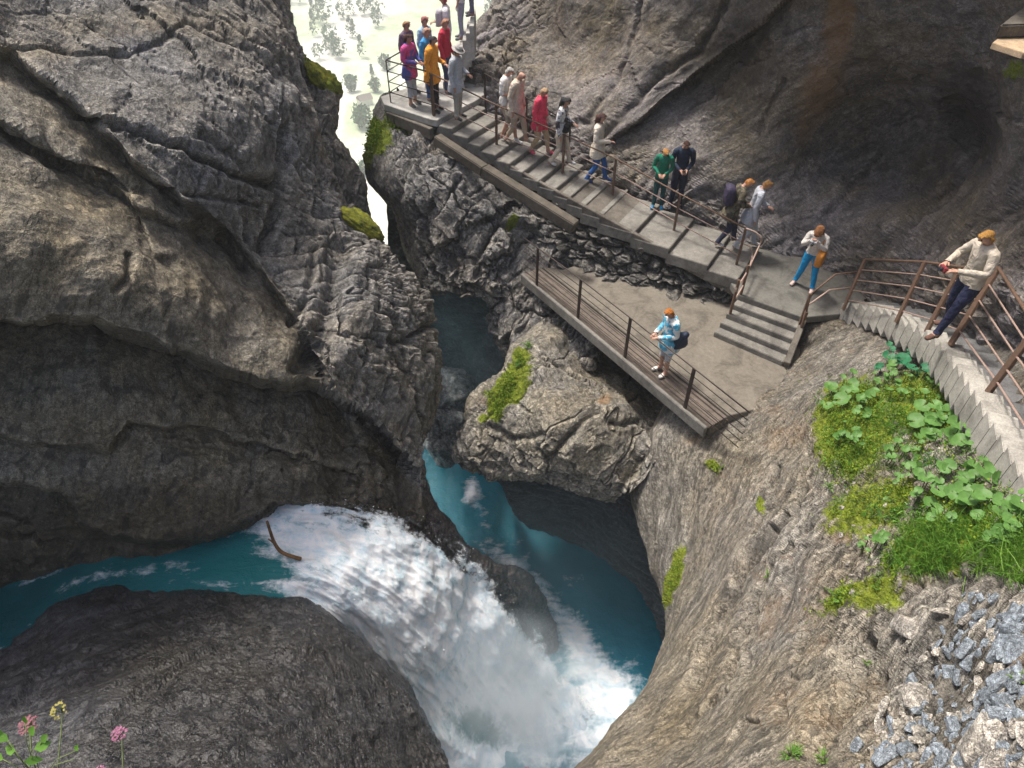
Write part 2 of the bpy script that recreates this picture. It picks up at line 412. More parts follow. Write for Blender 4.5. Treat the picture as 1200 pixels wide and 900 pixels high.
def blocky(P, ax, sc, tilt=.8, crack=.12):
    h, e, cv = cells(frame(P + .25 * fbm(P * 1.3, 3)[..., None], ax, sc), tilt)
    return h - crack * 6 * np.exp(-(e / .05) ** 2)
AX_L = ((.35, .55, .75), (.6, .3, -.4)); AX_L2 = ((.8, -.2, -.45), (.3, .5, .75))
# ------------------------------------------------------------------ left cliff
def dl(P, x, y):
    d = .16 * fbm(P * .55, 4) + .05 * fbm(P * 2.2, 5)
    yl = np.interp(x, [-300, 0, 80, 150, 265, 300, 335, 372, 440, 520], [-60, 52, 105, 180, 265, 300, 350, 440, 520, 600])
    up = sstep(-6, 10, yl - y)                                     # the split face above the diagonal ledge
    rough = up * sstep(150, 420, x - .1 * y + 30 * fbm(P * .8, 2))
    b = slab(P, AX_L, (2.4, .75, .26), .12, .9, 0, .5, .03); b2 = slab(P, AX_L, (.85, .26, .075), .05, .9, 5, .4, .012); b3 = slab(P, AX_L2, (1.9, 1.3, .9), .25, .5, 3, .5, .02)
    act = sstep(-.25, .35, fbm(P * .7 + 3, 3))
    d = d + rough * (.13 * b + (.2 + .8 * act) * .06 * b2 + .05 * b3) + up * (1 - rough) * (.016 * act * b2 + .06 * b3)
    low = sstep(400, 560, y)
    b4 = slab(P, ((1, .4, -.25), (0, 1, .6)), (1.6, .8, .35), .3, .9, 2, .3, .02, .8)
    crag = sstep(-.1, .3, fbm(P * .5 + 8, 3)) * low
    d = d + (1 - up) * (.035 * ridged(frame(P, ((1, .4, -.25), (0, 1, 1)), (2.6, .9, .7)), 4) + crag * .10 * b4 + .018 * low * b2 * act)
    M = np.zeros(P.shape); M[..., 2] = .35 * (1 - up) * sstep(.0, .6, fbm(P * .6, 3)) + .95 * sstep(535, 610, y + 10 * fbm(P, 3)); M[..., 1] = 0  # B varies by noise below the ledge and darkens the cliff foot
    return d, M
rowsA = [((-420, -900), (250, -900)), ((-420, -500), (290, -500)), ((-420, -250), (312, -250)), ((-420, -100), (322, -100)), ((-420, -40), (328, -40)), ((-420, 0), (333, 0)), ((-420, 40), (344, 40)), ((-420, 80), (352, 88)),
         ((-420, 130), (370, 150)), ((-420, 180), (388, 200)), ((-420, 225), (402, 236)), ((-420, 262), (448, 277)), ((-420, 290), (467, 303)), ((-420, 325), (489, 333)),
         ((-420, 350), (501, 353)), ((-420, 385), (507, 380)), ((-420, 420), (509, 407)), ((-420, 460), (514, 447)), ((-420, 500), (509, 490)), ((-420, 530), (498, 523)),
         ((-420, 570), (496, 553)), ((-420, 600), (503, 583)), ((-420, 640), (509, 612)), ((-420, 700), (514, 645)), ((-420, 800), (520, 720)), ((-420, 900), (530, 800))]
cA = [(0, 692, 1.47), (150, 662, 1.51), (300, 628, 1.57), (400, 608, 1.65), (480, 615, 1.76), (0, 0, 1.22), (150, 100, 1.32), (300, 150, 1.5), (333, 0, 1.72), (372, 150, 1.73), (405, 240, 1.73), (450, 283, 1.74), (300, 300, 1.54), (400, 350, 1.56), (508, 400, 1.76),
      (430, 450, 1.6), (0, 200, 1.12), (0, 340, 1.12), (200, 350, 1.27), (370, 430, 1.5), (-300, 340, .9), (-300, 0, .95), (0, 450, 1.22), (200, 500, 1.38), (400, 560, 1.62), (505, 560, 1.8),
      (500, 645, 'z', -13.3), (100, 780, 'z', -12.8), (400, 720, 'z', -14.5), (-300, 740, 1.2),
      (0, -400, 1.35), (300, -400, 1.8), (0, -900, 1.5), (250, -900, 1.9)]
stA = [([(-300, -120), (0, 50), (80, 105), (150, 180), (265, 265), (300, 300), (335, 350), (385, 440), (430, 520)], .75, 17, 60),
       ([(-300, 20), (0, 140), (60, 172), (130, 215), (200, 255), (262, 268), (310, 330)], .55, 16, 45),
       ([(-300, 360), (0, 365), (70, 365), (130, 378), (200, 400), (260, 425), (300, 438), (372, 445), (420, 475), (500, 545)], 2.2, 12, 110),
       ([(-50, 500), (0, 505), (60, 520), (130, 525), (150, 492), (230, 500), (300, 515), (380, 540), (440, 550)], .35, 7, 40),
       ([(-300, 545), (0, 555), (75, 560), (95, 600), (130, 622), (200, 628), (270, 612), (340, 590), (430, 585)], .5, 12, 400),
       ([(40, 150), (75, 180), (115, 195), (150, 215), (180, 290), (220, 300)], .18, 9, 25)]
crA = [([(0, 50), (60, 55), (100, 62), (150, 60), (195, 45), (222, 22), (260, 45), (300, 60), (320, 90)], .07, 3),
       ([(90, 138), (130, 145), (160, 155), (175, 160), (230, 185), (265, 200), (300, 215), (325, 220)], .22, 4),
       ([(235, 160), (270, 180), (290, 205), (320, 218)], .15, 5), ([(190, 222), (240, 228), (270, 235), (310, 242)], .10, 3),
       ([(333, 150), (335, 200), (325, 250), (310, 290)], .25, 6), ([(400, 290), (390, 330), (380, 390), (355, 430)], .35, 16),
       ([(370, 290), (360, 340), (340, 380)], .14, 5), ([(505, 380), (480, 400), (460, 400)], .2, 4),
       ([(148, 300), (146, 330), (135, 340)], .1, 4), ([(0, 150), (60, 190), (110, 200), (170, 225)], .12, 6)]
def bl(x, y, cx, cy, rx, ry): return np.exp(-((x - cx) / rx) ** 2 - ((y - cy) / ry) ** 2)
def tA(x, y, P):
    yl = np.interp(x, [-300, 0, 80, 150, 265, 300, 335, 372, 440, 520], [-60, 52, 105, 180, 265, 300, 350, 440, 520, 600])
    return -.15 + .95 * sstep(-6, 10, y - yl) + 1.0 * bl(x, y, 160, 25, 110, 22) + .8 * bl(x, y, 70, 58, 60, 10) + .5 * bl(x, y, 470, 420, 60, 60)
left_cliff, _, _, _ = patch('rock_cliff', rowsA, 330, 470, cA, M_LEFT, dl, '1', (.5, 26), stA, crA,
    masks=[(60, 60, 60, 14, -8, 0, .35), (160, 30, 80, 22, -10, 0, .4), (300, 340, 60, 60, 30, 0, .35), (100, 520, 200, 40, 0, 0, .3)], back=4,
    uvexp=lambda u: u ** .72, tint=tA)
tag(left_cliff, 'huge grey split rock face on the left with a dark overhang above the torrent', 'rock')

# ------------------------------------------------------------------ buttress behind the left cliff
def db(P, x, y):
    return .10 * fbm(P * .9, 4) + .08 * slab(P, AX_L, (1.2, .6, .25), .2, .9) + .02 * slab(P, AX_L, (.4, .2, .07), .1, .9, 5) + .01 * fbm(P * 5, 3), np.zeros(P.shape)
rowsB = [((250, -900), (250, -900 + 1)), ((300, -300), (333, -300)), ((300, -60), (336, -60)), ((300, 20), (340, 20)), ((310, 62), (352, 66)), ((315, 80), (379, 86)), ((320, 100), (394, 103)), ((320, 130), (397, 132)), ((330, 152), (393, 154)), ((340, 168), (402, 168)),
         ((350, 198), (423, 200)), ((360, 227), (432, 227)), ((370, 248), (434, 250)), ((380, 300), (430, 300)), ((390, 340), (420, 340))]
cB = [(340, 20, 1.92), (390, 100, 1.9), (330, 120, 1.85), (430, 230, 2.0), (350, 220, 1.86), (430, 330, 2.1), (300, -900, 2.0), (330, -300, 1.95)]
butt, _, _, _ = patch('rock_buttress', rowsB[1:], 60, 230, cB, M_LEFT, db, '1', (.4, 14), (), (), masks=[(385, 92, 14, 26, -40, 1, 1), (362, 70, 9, 16, -40, 1, 1)], back=3)
tag(butt, 'tall grey rock shoulder with a bright moss fringe behind the left cliff', 'rock')

# ------------------------------------------------------------------ mid rock under the staircase
AX_M = ((.55, .6, .75), (.8, -.3, -.4))
def dm(P, x, y):
    sm = sstep(0, 1, (np.interp(y, [150, 200, 250, 340], [470, 478, 500, 520]) - x) / 25)      # smooth shaded flank on the left
    b = slab(P, AX_M, (1.5, .75, .42), .2, .9, 1, .4, .035); b2 = slab(P, AX_M, (.5, .28, .12), .12, .9, 4, .5, .015)
    act = .35 + .65 * sstep(-.3, .3, fbm(P * .8 + 3, 3))
    d = .12 * fbm(P * .7, 4) + (1 - .9 * sm) * (.24 * b + .085 * b2 * act) + .01 * fbm(P * 4, 4)
    M = np.zeros(P.shape); M[..., 1] = 0
    return d, M
rowsC = [((446, 112), (560, 100)), ((440, 135), (600, 135)), ((430, 168), (640, 165)), ((427, 195), (680, 200)), ((432, 215), (720, 225)), ((452, 236), (750, 250)), ((463, 256), (790, 300)), ((470, 285), (790, 325)), ((485, 314), (780, 345)),
         ((503, 338), (770, 365)), ((519, 332), (760, 375)), ((535, 317), (745, 382)), ((549, 323), (735, 388)), ((561, 343), (725, 394)), ((579, 360), (715, 400)), ((583, 387), (705, 404)), ((593, 413), (700, 410)), ((600, 430), (700, 440))]
cC = [(430, 170, 2.1), (427, 200, 2.14), (470, 283, 2.2), (503, 347, 2.2), (460, 118, 'z', -6.75), (512, 142, 'z', -6.85), (640, 205, 'z', -7.75), (712, 262, 'z', -8.6), (712, 318, 'z', -9.14), (640, 300, 'z', -8.85), (790, 330, 'z', -9.25),
      (612, 330, 'z', -9.3), (655, 385, 'z', -9.7), (540, 250, 1.96), (505, 200, 1.98), (560, 320, 2.0), (620, 400, 1.97), (595, 415, 2.05), (600, 190, 'z', -7.6), (700, 400, 'z', -9.6)]
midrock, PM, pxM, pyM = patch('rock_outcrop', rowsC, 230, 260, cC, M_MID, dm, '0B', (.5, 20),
    steps=[([(540, 180), (575, 215), (610, 205), (650, 215)], .15, 6, 30), ([(520, 270), (560, 262), (600, 235), (640, 225)], .3, 6, 30), ([(575, 350), (600, 320), (625, 300)], .3, 6, 30)],
    cracks=[([(500, 165), (530, 210), (560, 240)], .1, 4), ([(600, 240), (560, 300), (540, 320)], .12, 4), ([(520, 300), (560, 330), (585, 350)], .2, 5)],
    masks=[(440, 160, 22, 26, 0, 1, 1.0), (470, 140, 30, 12, 10, 1, .7), (432, 185, 8, 20, 0, 1, .8), (600, 262, 8, 6, 0, 1, .9), (500, 165, 40, 14, 30, 0, .4), (500, 300, 25, 60, 0, 0, .25)], back=3)
tag(midrock, 'jagged grey rock outcrop with slanting blocks under the staircase', 'rock')

# ------------------------------------------------------------------ cave and gorge bed behind
def dn(P, x, y):
    return .25 * fbm(P * .5, 4) + .10 * ridged(frame(P, ((1, .2, .6), (0, 1, 0)), (2.2, .6, .5)), 4), np.zeros(P.shape)
cN = [(550, 330, 2.62), (480, 300, 2.5), (550, 400, 2.8), (600, 430, 2.7), (520, 560, 2.95), (600, 600, 2.9), (700, 560, 2.55), (780, 600, 2.25), (790, 720, 2.3), (620, 800, 3.1), (460, 450, 2.9), (560, 250, 2.45), (700, 400, 2.4)]
rowsN = [((455, 235), (760, 200)), ((455, 320), (800, 340)), ((440, 450), (840, 450)), ((430, 600), (860, 600)), ((430, 760), (880, 800)), ((430, 900), (900, 950))]
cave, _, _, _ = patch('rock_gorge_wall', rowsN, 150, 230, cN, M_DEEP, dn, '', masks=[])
tag(cave, 'dark hollowed rock wall of the deep pothole behind the boulder, tinted mist blue', 'rock')
def dome(name, c, r, mat, label, seed, amp=.18, n=60, rot=0, sq=1.0):
    """a free-lying boulder: a closed lumpy body"""
    ph = np.linspace(0, PI, n)[:, None]; th = np.linspace(0, 2 * PI, 2 * n)[None]
    X = np.stack([np.sin(ph) * np.cos(th), np.sin(ph) * np.sin(th), np.cos(ph) + 0 * th], -1)
    X = np.sign(X) * np.abs(X) ** sq
    D = 1 + amp * fbm(X * 1.6 + seed, 5) + .03 * fbm(X * 7 + seed, 4)
    V = X * D[..., None] * np.array(r); ca, sa = math.cos(rot), math.sin(rot)
    V = np.stack([V[..., 0] * ca - V[..., 1] * sa, V[..., 0] * sa + V[..., 1] * ca, V[..., 2]], -1) + np.array(c)
    o = grid_obj(name, V, mat, attrs={'mask': np.zeros(V.shape)})
    bm = bmesh.new(); bm.from_mesh(o.data); bmesh.ops.remove_doubles(bm, verts=bm.verts[:], dist=1e-4); bmesh.ops.recalc_face_normals(bm, faces=bm.faces[:]); bm.to_mesh(o.data); bm.free()
    tag(o, label, 'rock'); return o
M_SMOOTH = rock_mat('rock_smooth', (.36, .38, .37), (.27, .29, .29), (.17, .20, .205), stretch=(1, 1, 1.5), rough=.55, streak=.25, bump=.5)
dome('boulder', att(523, 462, 2.46), (.85, .9, .75), M_SMOOTH, 'smooth pale boulder wedged in the gap above the lower boulder', 3)
dome('boulder', att(527, 512, 2.42), (.72, .7, .95), M_SMOOTH, 'lower smooth grey boulder in the misty gap beside the mossy boulder', 8)

# ------------------------------------------------------------------ big boulder under the deck, and its dark undercut
def de(P, x, y):
    ax = ((.6, .5, .6), (.7, -.5, -.2)); b = slab(P, ax, (1.9, 1.5, 1.0), .4, .6, 2, .6, .03, .7); b2 = slab(P, ax, (.45, .28, .14), .15, .9, 6, .4, .012)
    edge = sstep(640, 545, x) + sstep(500, 570, y)
    act = sstep(-.1, .4, fbm(P * 1.1 + 3, 3))
    return .15 * fbm(P * .8, 4) + .10 * b + (.03 * act + .05 * edge) * b2 + .02 * fbm(P * 4, 5), np.zeros(P.shape)
rowsE = [((640, 350), (800, 350)), ((620, 385), (830, 400)), ((597, 412), (850, 440)), ((583, 437), (860, 470)), ((563, 455), (850, 500)), ((550, 475), (820, 520)), ((548, 500), (790, 530)), ((538, 518), (768, 548)), ((531, 537), (757, 560)), ((545, 548), (748, 568)), ((566, 556), (738, 577)), ((585, 556), (722, 582))]
cE = [(548, 490, 1.86), (535, 530, 1.86), (600, 430, 'z', -9.9), (650, 390, 'z', -9.55), (740, 450, 'z', -10.7), (716, 438, 'z', -10.6), (690, 414, 'z', -10.3), (765, 478, 'z', -10.6), (725, 470, 1.70), (820, 505, 'z', -9.5), (640, 480, 1.72), (700, 500, 1.68), (580, 555, 1.86), (640, 540, 1.74), (710, 575, 1.74), (760, 540, 1.72), (860, 480, 'z', -9.6)]
boulder, PE, pxE, pyE = patch('boulder', rowsE, 200, 220, cE, M_BOULDER, de, '0B', (.55, 30), (), 
    cracks=[([(700, 478), (672, 505), (650, 532), (640, 540)], .16, 4), ([(750, 540), (727, 575)], .1, 4), ([(720, 498), (745, 495), (765, 505)], .13, 4), ([(575, 500), (600, 515), (635, 510)], .1, 4)],
    masks=[(600, 450, 20, 36, 40, 1, 1.0), (582, 478, 14, 20, 0, 1, 1.0), (566, 490, 10, 8, 0, 1, .8), (612, 420, 14, 12, 0, 1, 1.), (708, 466, 10, 7, -30, 0, 1.3), (570, 470, 20, 14, 30, 0, .5), (680, 540, 80, 25, 20, 0, .25)], back=2.2, tint=lambda x, y, P: .35 + .3 * bl(x, y, 680, 520, 70, 40))
tag(boulder, 'massive pale boulder with yellow moss wedged beneath the viewing deck', 'boulder')
def du(P, x, y):
    return .10 * fbm(P * .7, 4) + .16 * ridged(frame(P, ((1, -.25, -.35), (0, 1, 0)), (2.5, .35, .35)), 5) * .5, np.zeros(P.shape)
rowsU = [((560, 530), (840, 560)), ((568, 545), (830, 590)), ((580, 562), (815, 625)), ((600, 583), (800, 660)), ((622, 600), (790, 695)), ((640, 612), (784, 722))]
rowsU = [((555, 520), (880, 480)), ((575, 548), (860, 530)), ((588, 566), (840, 580)), ((600, 584), (820, 630)), ((618, 612), (805, 680)), ((672, 622), (795, 720)), ((735, 655), (785, 745)), ((765, 690), (782, 760))]
cU = [(560, 530, 2.0), (590, 570, 2.02), (615, 610, 2.12), (673, 620, 2.18), (700, 570, 1.98), (760, 600, 1.92), (760, 680, 2.1), (790, 740, 2.1), (840, 520, 1.9)]
M_UNDER = rock_mat('rock_under', (.075, .08, .085), (.06, .065, .07), (.035, .037, .04), stretch=(1, 1, 5), rough=.5, spec=.5)  # darker copy of the deep rock, overhang shade put into its colour
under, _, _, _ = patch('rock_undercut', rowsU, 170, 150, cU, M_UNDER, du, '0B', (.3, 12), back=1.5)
tag(under, 'layered rock hollow under the big boulder, its shade painted blue black', 'rock')

# ------------------------------------------------------------------ spur between the two channels
def dsp(P, x, y): return .10 * fbm(P * 1.1, 4) + .05 * ridged(P * 3, 4), np.zeros(P.shape)
rowsH = [((498, 560), (430, 700)), ((507, 592), (450, 760)), ((530, 612), (480, 800)), ((548, 640), (510, 840)), ((575, 660), (540, 880)), ((607, 668), (560, 900)), ((630, 692), (580, 920)), ((646, 725), (600, 940)), ((652, 765), (620, 950)), ((655, 830), (640, 960))]
cH = [(507, 592, 1.86), (548, 640, 1.93), (607, 668, 2.03), (646, 725, 2.15), (655, 820, 2.25), (480, 800, 1.95), (560, 900, 2.05), (640, 950, 2.1)]
spur, _, _, _ = patch('rock_spur', rowsH, 70, 130, cH, M_SPUR, dsp, '0', (.25, 10), back=1.6)
tag(spur, 'thin curved brown rock spur splitting the white water from the still channel', 'rock')

# ------------------------------------------------------------------ back wall
AX_K = ((.7, -.35, .75), (.4, .8, 0))
def dk(P, x, y):
    lf = 1 - sstep(0, 60, x - np.interp(y, [-50, 0, 50, 100, 200], [590, 600, 585, 580, 640]))
    b = slab(P, AX_K, (.8, .45, .22), .15, .9, 3, .4, .02); b0 = slab(P, AX_K, (3.2, 2.4, 1.3), .5, .35, 7, .25, .02, .5)
    d = .20 * fbm(P * .45, 4) + .06 * b0 + .03 * ridged(frame(P, AX_K, (2.6, .7, .6)), 4) + lf * .16 * b + .012 * fbm(P * 5, 4)
    low = sstep(60, 0, np.interp(x, [560, 640, 756, 850, 905, 980, 1060, 1150, 1250], [118, 150, 215, 262, 300, 325, 330, 345, 380]) - y)
    d = d + low * .10 * b
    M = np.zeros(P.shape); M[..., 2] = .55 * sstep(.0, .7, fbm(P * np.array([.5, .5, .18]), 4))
    return d, M
rowsK = [((640, -2600), (1750, -2600)), ((630, -1500), (1750, -1500)), ((610, -700), (1750, -700)), ((595, -300), (1750, -300)), ((582, -100), (1750, -100)), ((577, 0), (1750, 0)), ((562, 25), (1750, 60)), ((556, 50), (1750, 110)), ((548, 72), (1750, 160)), ((541, 92), (1750, 210)),
         ((538, 112), (1750, 260)), ((538, 135), (1750, 310)), ((545, 155), (1750, 380)), ((560, 190), (1750, 520)), ((600, 260), (1750, 640))]
cK = [(560, 118, 2.18), (640, 150, 2.18), (756, 215, 2.06), (850, 262, 2.01), (905, 300, 1.94), (980, 325, 1.86), (1060, 330, 1.62), (1150, 345, 1.3), (1250, 380, 1.05),
      (577, 0, 2.45), (640, 60, 2.32), (700, 0, 2.12), (760, 100, 2.02), (900, 0, 1.7), (900, 130, 1.88), (1000, 60, 1.6), (1060, 170, 1.68), (1150, 110, 1.42), (1200, 0, 1.15), (1200, 220, 1.28),
      (900, -300, 1.3), (600, -300, 2.3), (1300, -300, .85), (1700, 100, .6), (1700, 400, .55), (600, -900, 2.1), (900, -900, 1.3), (1300, -900, .9), (1700, -900, .6), (600, -2600, 1.9), (1200, -2600, 1.1), (1700, -2600, .8),
      (900, 420, 2.05), (1100, 440, 1.55), (620, 260, 2.35)]
def depK(x, y):                                               # the scooped-out hollows
    r = np.hypot((x - 1060) / 150, (y - 165) / 100); r2 = np.hypot((x - 1140) / 55, (y - 130) / 60)
    r3 = np.abs((x - 905 - (y - 80) * -.15) / 38)
    ll = np.interp(x, [700, 760, 820, 880, 940], [170, 130, 80, 35, -20])
    return .75 * (1 - sstep(.5, 1.05, r)) + .25 * (1 - sstep(0, 1, r2)) - .3 * np.exp(-r3 ** 2) * sstep(260, 130, y) + .5 * sstep(0, 8, y - ll) * np.exp(-np.clip(y - ll, 0, 999) / 45) * sstep(690, 740, x) * (1 - sstep(900, 960, x)) * (y < 300)
crK = [([(1035, 180), (1000, 215), (965, 250)], .08, 3), ([(1150, 160), (1110, 235), (1060, 265), (1030, 305)], .12, 4), ([(1110, 215), (1075, 255), (1050, 290)], .08, 3), ([(1200, 235), (1160, 260), (1130, 290)], .08, 3),
       ([(755, -20), (740, 50), (720, 100), (690, 140), (650, 160)], .1, 3), ([(870, -30), (820, 60), (770, 90), (735, 130), (700, 165)], .16, 4), ([(920, 95), (900, 130), (890, 160)], .08, 3),
       ([(1050, 270), (1035, 290), (1025, 300)], .08, 3), ([(900, 250), (870, 262), (840, 285)], .1, 5)]
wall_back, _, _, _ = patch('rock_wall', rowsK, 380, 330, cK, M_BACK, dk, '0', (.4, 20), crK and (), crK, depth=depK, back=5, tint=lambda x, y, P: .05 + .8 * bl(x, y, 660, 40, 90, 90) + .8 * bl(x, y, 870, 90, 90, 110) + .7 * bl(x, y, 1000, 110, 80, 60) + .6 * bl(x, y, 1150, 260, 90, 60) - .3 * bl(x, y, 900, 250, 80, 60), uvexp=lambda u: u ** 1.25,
    masks=[(985, 20, 22, 90, 8, 0, 1.2), (962, 100, 30, 60, 20, 0, 1.0), (945, 140, 20, 40, 20, 0, .8), (1140, 135, 40, 65, -15, 2, 1.3), (1060, 170, 130, 85, 0, 2, .75), (720, 60, 120, 60, -30, 0, .35), (660, 10, 14, 60, 10, 0, .5), (860, 70, 70, 110, 30, 2, .8), (1060, 240, 120, 60, 0, 1, .30), (800, 150, 100, 50, -30, 1, .3), (1195, 80, 20, 20, 0, 1, .6)])  # the broad B ellipse darkens the scooped hollow
tag(wall_back, 'vast dark hollowed rock wall with a rust orange streak behind the stairs', 'rock')

# ------------------------------------------------------------------ right wall (near)
AX_R = ((.30, .72, .62), (.8, -.5, .1))
def dr(P, x, y):
    s = x * .80 + y * .60                                      # across the bedding as seen
    rg = sstep(860, 1010, x + .25 * (y - 600) * -1 + 40 * fbm(P * .9, 3)) * sstep(440, 560, y + .1 * (x - 900))
    b = slab(P, AX_R, (1.9, .5, .16), .14, .9, 1, .5, .02); b2 = slab(P, AX_R, (.55, .2, .045), .06, .9, 5, .5, .008)
    act = .25 + .75 * sstep(-.2, .3, fbm(P * 1.2 + 3, 3))
    d = .14 * fbm(P * .5, 3) + .03 * fbm(frame(P, AX_R, (1.2, .4, .4)), 5) + rg * (.075 * b + .022 * b2 * act) + (1 - rg) * (.012 * ridged(frame(P, AX_R, (1.2, .25, .25)), 4)) + .010 * fbm(P * 9, 3)
    M = np.zeros(P.shape); M[..., 0] = .42 * sstep(-.1, .5, fbm(P * 1.1 + 5, 4)) * sstep(700, 900, x)
    return d, M
rowsI = [((800, 400), (1500, 150)), ((785, 450), (1500, 280)), ((768, 490), (1500, 380)), ((752, 512), (1500, 440)), ((738, 545), (1500, 500)), ((733, 575), (1500, 545)), ((744, 612), (1500, 590)), ((758, 652), (1500, 640)), ((772, 692), (1500, 690)), ((781, 725), (1500, 735)),
         ((779, 757), (1500, 780)), ((762, 792), (1500, 830)), ((733, 830), (1500, 880)), ((702, 870), (1500, 930)), ((668, 905), (1500, 980)), ((620, 960), (1500, 1050)), ((560, 1050), (1500, 1150))]
cI = [(767, 500, 1.70), (733, 575, 1.76), (780, 725, 1.5), (700, 870, 1.26), (600, 1000, 1.05), (840, 512, 'z', -9.35), (880, 482, 'z', -9.05), (930, 432, 'z', -8.93), (955, 385, 'z', -8.62), (960, 405, 'z', -8.7), (985, 376, 'z', -8.5), (1000, 400, 'z', -8.2),
      (1050, 425, 'z', -7.5), (1100, 460, 'z', -6.75), (1130, 505, 'z', -6.1), (1200, 600, 'z', -5.05), (1300, 700, .56), (960, 470, 1.44), (940, 560, 1.31), (850, 600, 1.46), (850, 750, 1.2), (1000, 650, 1.02), (1000, 800, .82),
      (1150, 700, .70), (1150, 850, .52), (850, 900, .92), (1250, 900, .42), (1200, 690, .63), (700, 1000, .92), (1500, 1100, .3), (1500, 700, .45), (820, 430, 'z', -9.4), (900, 400, 'z', -9.4), (1000, 340, 'z', -8.9), (1120, 330, 'z', -7.5), (1300, 400, 'z', -5.6), (1250, 520, 'z', -5.1)]
stI = [([(870, 760), (900, 700), (935, 640), (965, 600), (1000, 570)][::1], .0, 6, 30)]
crI = [([(812, 800), (828, 745), (850, 700), (875, 655), (900, 620)], .24, 6), ([(850, 790), (858, 750), (880, 700), (900, 665), (925, 640)], .2, 5), ([(942, 880), (960, 840), (985, 800), (1003, 760), (1005, 745)], .35, 9),
       ([(1010, 880), (1030, 840), (1055, 800), (1080, 770)], .35, 10), ([(800, 860), (812, 835), (850, 810)], .1, 4), ([(865, 870), (880, 850), (893, 852)], .1, 3)]
_rc = np.random.RandomState(21)
for _k in range(26):
    _x, _y = _rc.uniform(870, 1120), _rc.uniform(600, 880)
    if _x < 860 + (_y - 600) * -.1: continue
    _l = _rc.uniform(30, 110); _a = R_(-66 + _rc.normal() * 5); _b = _rc.normal() * 5
    crI.append(([(_x, _y), (_x + math.cos(_a) * _l * .5 + _b, _y + math.sin(_a) * _l * .5), (_x + math.cos(_a) * _l, _y + math.sin(_a) * _l)], _rc.uniform(.04, .13), _rc.uniform(3, 6)))
right_wall, PI_, pxI, pyI = patch('rock_slope', rowsI, 420, 420, cI, M_RIGHT, dr, '0', (.5, 26), (), crI, back=3.5, uvexp=lambda u: u ** 1.05, tint=lambda x, y, P: .0 + .5 * bl(x, y, 900, 540, 100, 50) + .6 * bl(x, y, 780, 840, 120, 120) + .5 * bl(x, y, 980, 820, 90, 90) - .5 * bl(x, y, 930, 430, 80, 40) - .5 * bl(x, y, 900, 690, 40, 90) - .7 * bl(x, y, 1150, 800, 90, 100),
    masks=[(920, 510, 60, 22, -20, 0, .55), (900, 560, 40, 60, 0, 0, .35), (795, 665, 9, 34, 8, 1, 1.), (785, 690, 8, 25, 8, 1, 1.), (835, 545, 14, 8, 30, 1, .8), (890, 590, 5, 14, 0, 1, .8), (985, 625, 22, 10, -20, 0, .8), (1000, 500, 60, 70, 20, 1, .9), (1080, 470, 60, 50, 20, 1, .85), (1020, 590, 90, 50, -20, 1, .7), (985, 700, 45, 14, -35, 1, .85), (1030, 690, 50, 30, -40, 1, .75), (1100, 640, 80, 40, 0, 1, .8), (820, 515, 40, 8, -10, 0, .6), (930, 830, 70, 60, -30, 0, .45), (1010, 830, 40, 40, 0, 0, .4), (1110, 480, 30, 20, 0, 0, .6), (1130, 800, 80, 120, -20, 2, .9), (900, 720, 18, 60, 24, 0, .5), (1060, 690, 60, 30, -60, 0, .4)])  # the B ellipse paints shaded gaps between the slate chips
tag(right_wall, 'steep tan streaked rock slope falling into the plunge pool on the right', 'rock')

# ------------------------------------------------------------------ wet dome, lower left
def dd(P, x, y):
    return .12 * fbm(P * .6, 4) + .05 * ridged(frame(P, ((.8, .5, .1), (0, 1, 0)), (1.6, .5, .5)), 5) + .015 * fbm(P * 6, 4), None
colsM = [((-420, 930), (-500, 1300)), ((-200, 860), (-300, 1300)), ((-80, 800), (-150, 1250)), ((0, 757), (-60, 1200)), ((48, 722), (20, 1200)), ((100, 690), (80, 1200)), ((170, 680), (150, 1200)), ((240, 690), (220, 1200)), ((300, 694), (290, 1200)), ((345, 696), (340, 1200)),
         ((385, 716), (370, 1200)), ((430, 760), (400, 1200)), ((468, 802), (430, 1200)), ((500, 850), (460, 1200)), ((520, 893), (480, 1200)), ((528, 960), (500, 1200)), ((530, 1040), (510, 1200))]
cM = [(0, 760, 'z', -11.1), (100, 692, 'z', -11.1), (170, 684, 'z', -11.1), (260, 697, 'z', -11.15), (330, 697, 'z', -11.3), (385, 715, 'z', -11.5), (430, 760, 1.53), (522, 893, 1.43), (250, 780, 1.31), (250, 900, 1.09), (100, 850, 1.17), (0, 900, 1.11), (400, 850, 1.28), (250, 1150, .8), (-300, 900, 1.0), (-200, 1200, .7), (500, 1150, .95)]
domeM, _, _, _ = patch('rock_dome', colsM, 230, 330, cM, M_WET, dd, '0', (.35, 16), (), cracks=[([(160, 820), (200, 795), (215, 775), (260, 755)], .08, 3), ([(130, 860), (150, 830), (200, 800)], .06, 3), ([(20, 830), (40, 800), (80, 785), (110, 780)], .08, 3), ([(0, 770), (40, 745)], .06, 3)], back=4,
    masks=[(120, 695, 60, 22, -10, 2, 1.), (360, 830, 270, 190, 20, 2, 1.35), (210, 760, 90, 60, 0, 2, .8), (180, 880, 120, 60, 0, 2, .9)], tint=lambda x, y, P: .1 + .5 * bl(x, y, 230, 770, 120, 40))
tag(domeM, 'dark wet rounded rock in the lower left beside the white cascade', 'rock')
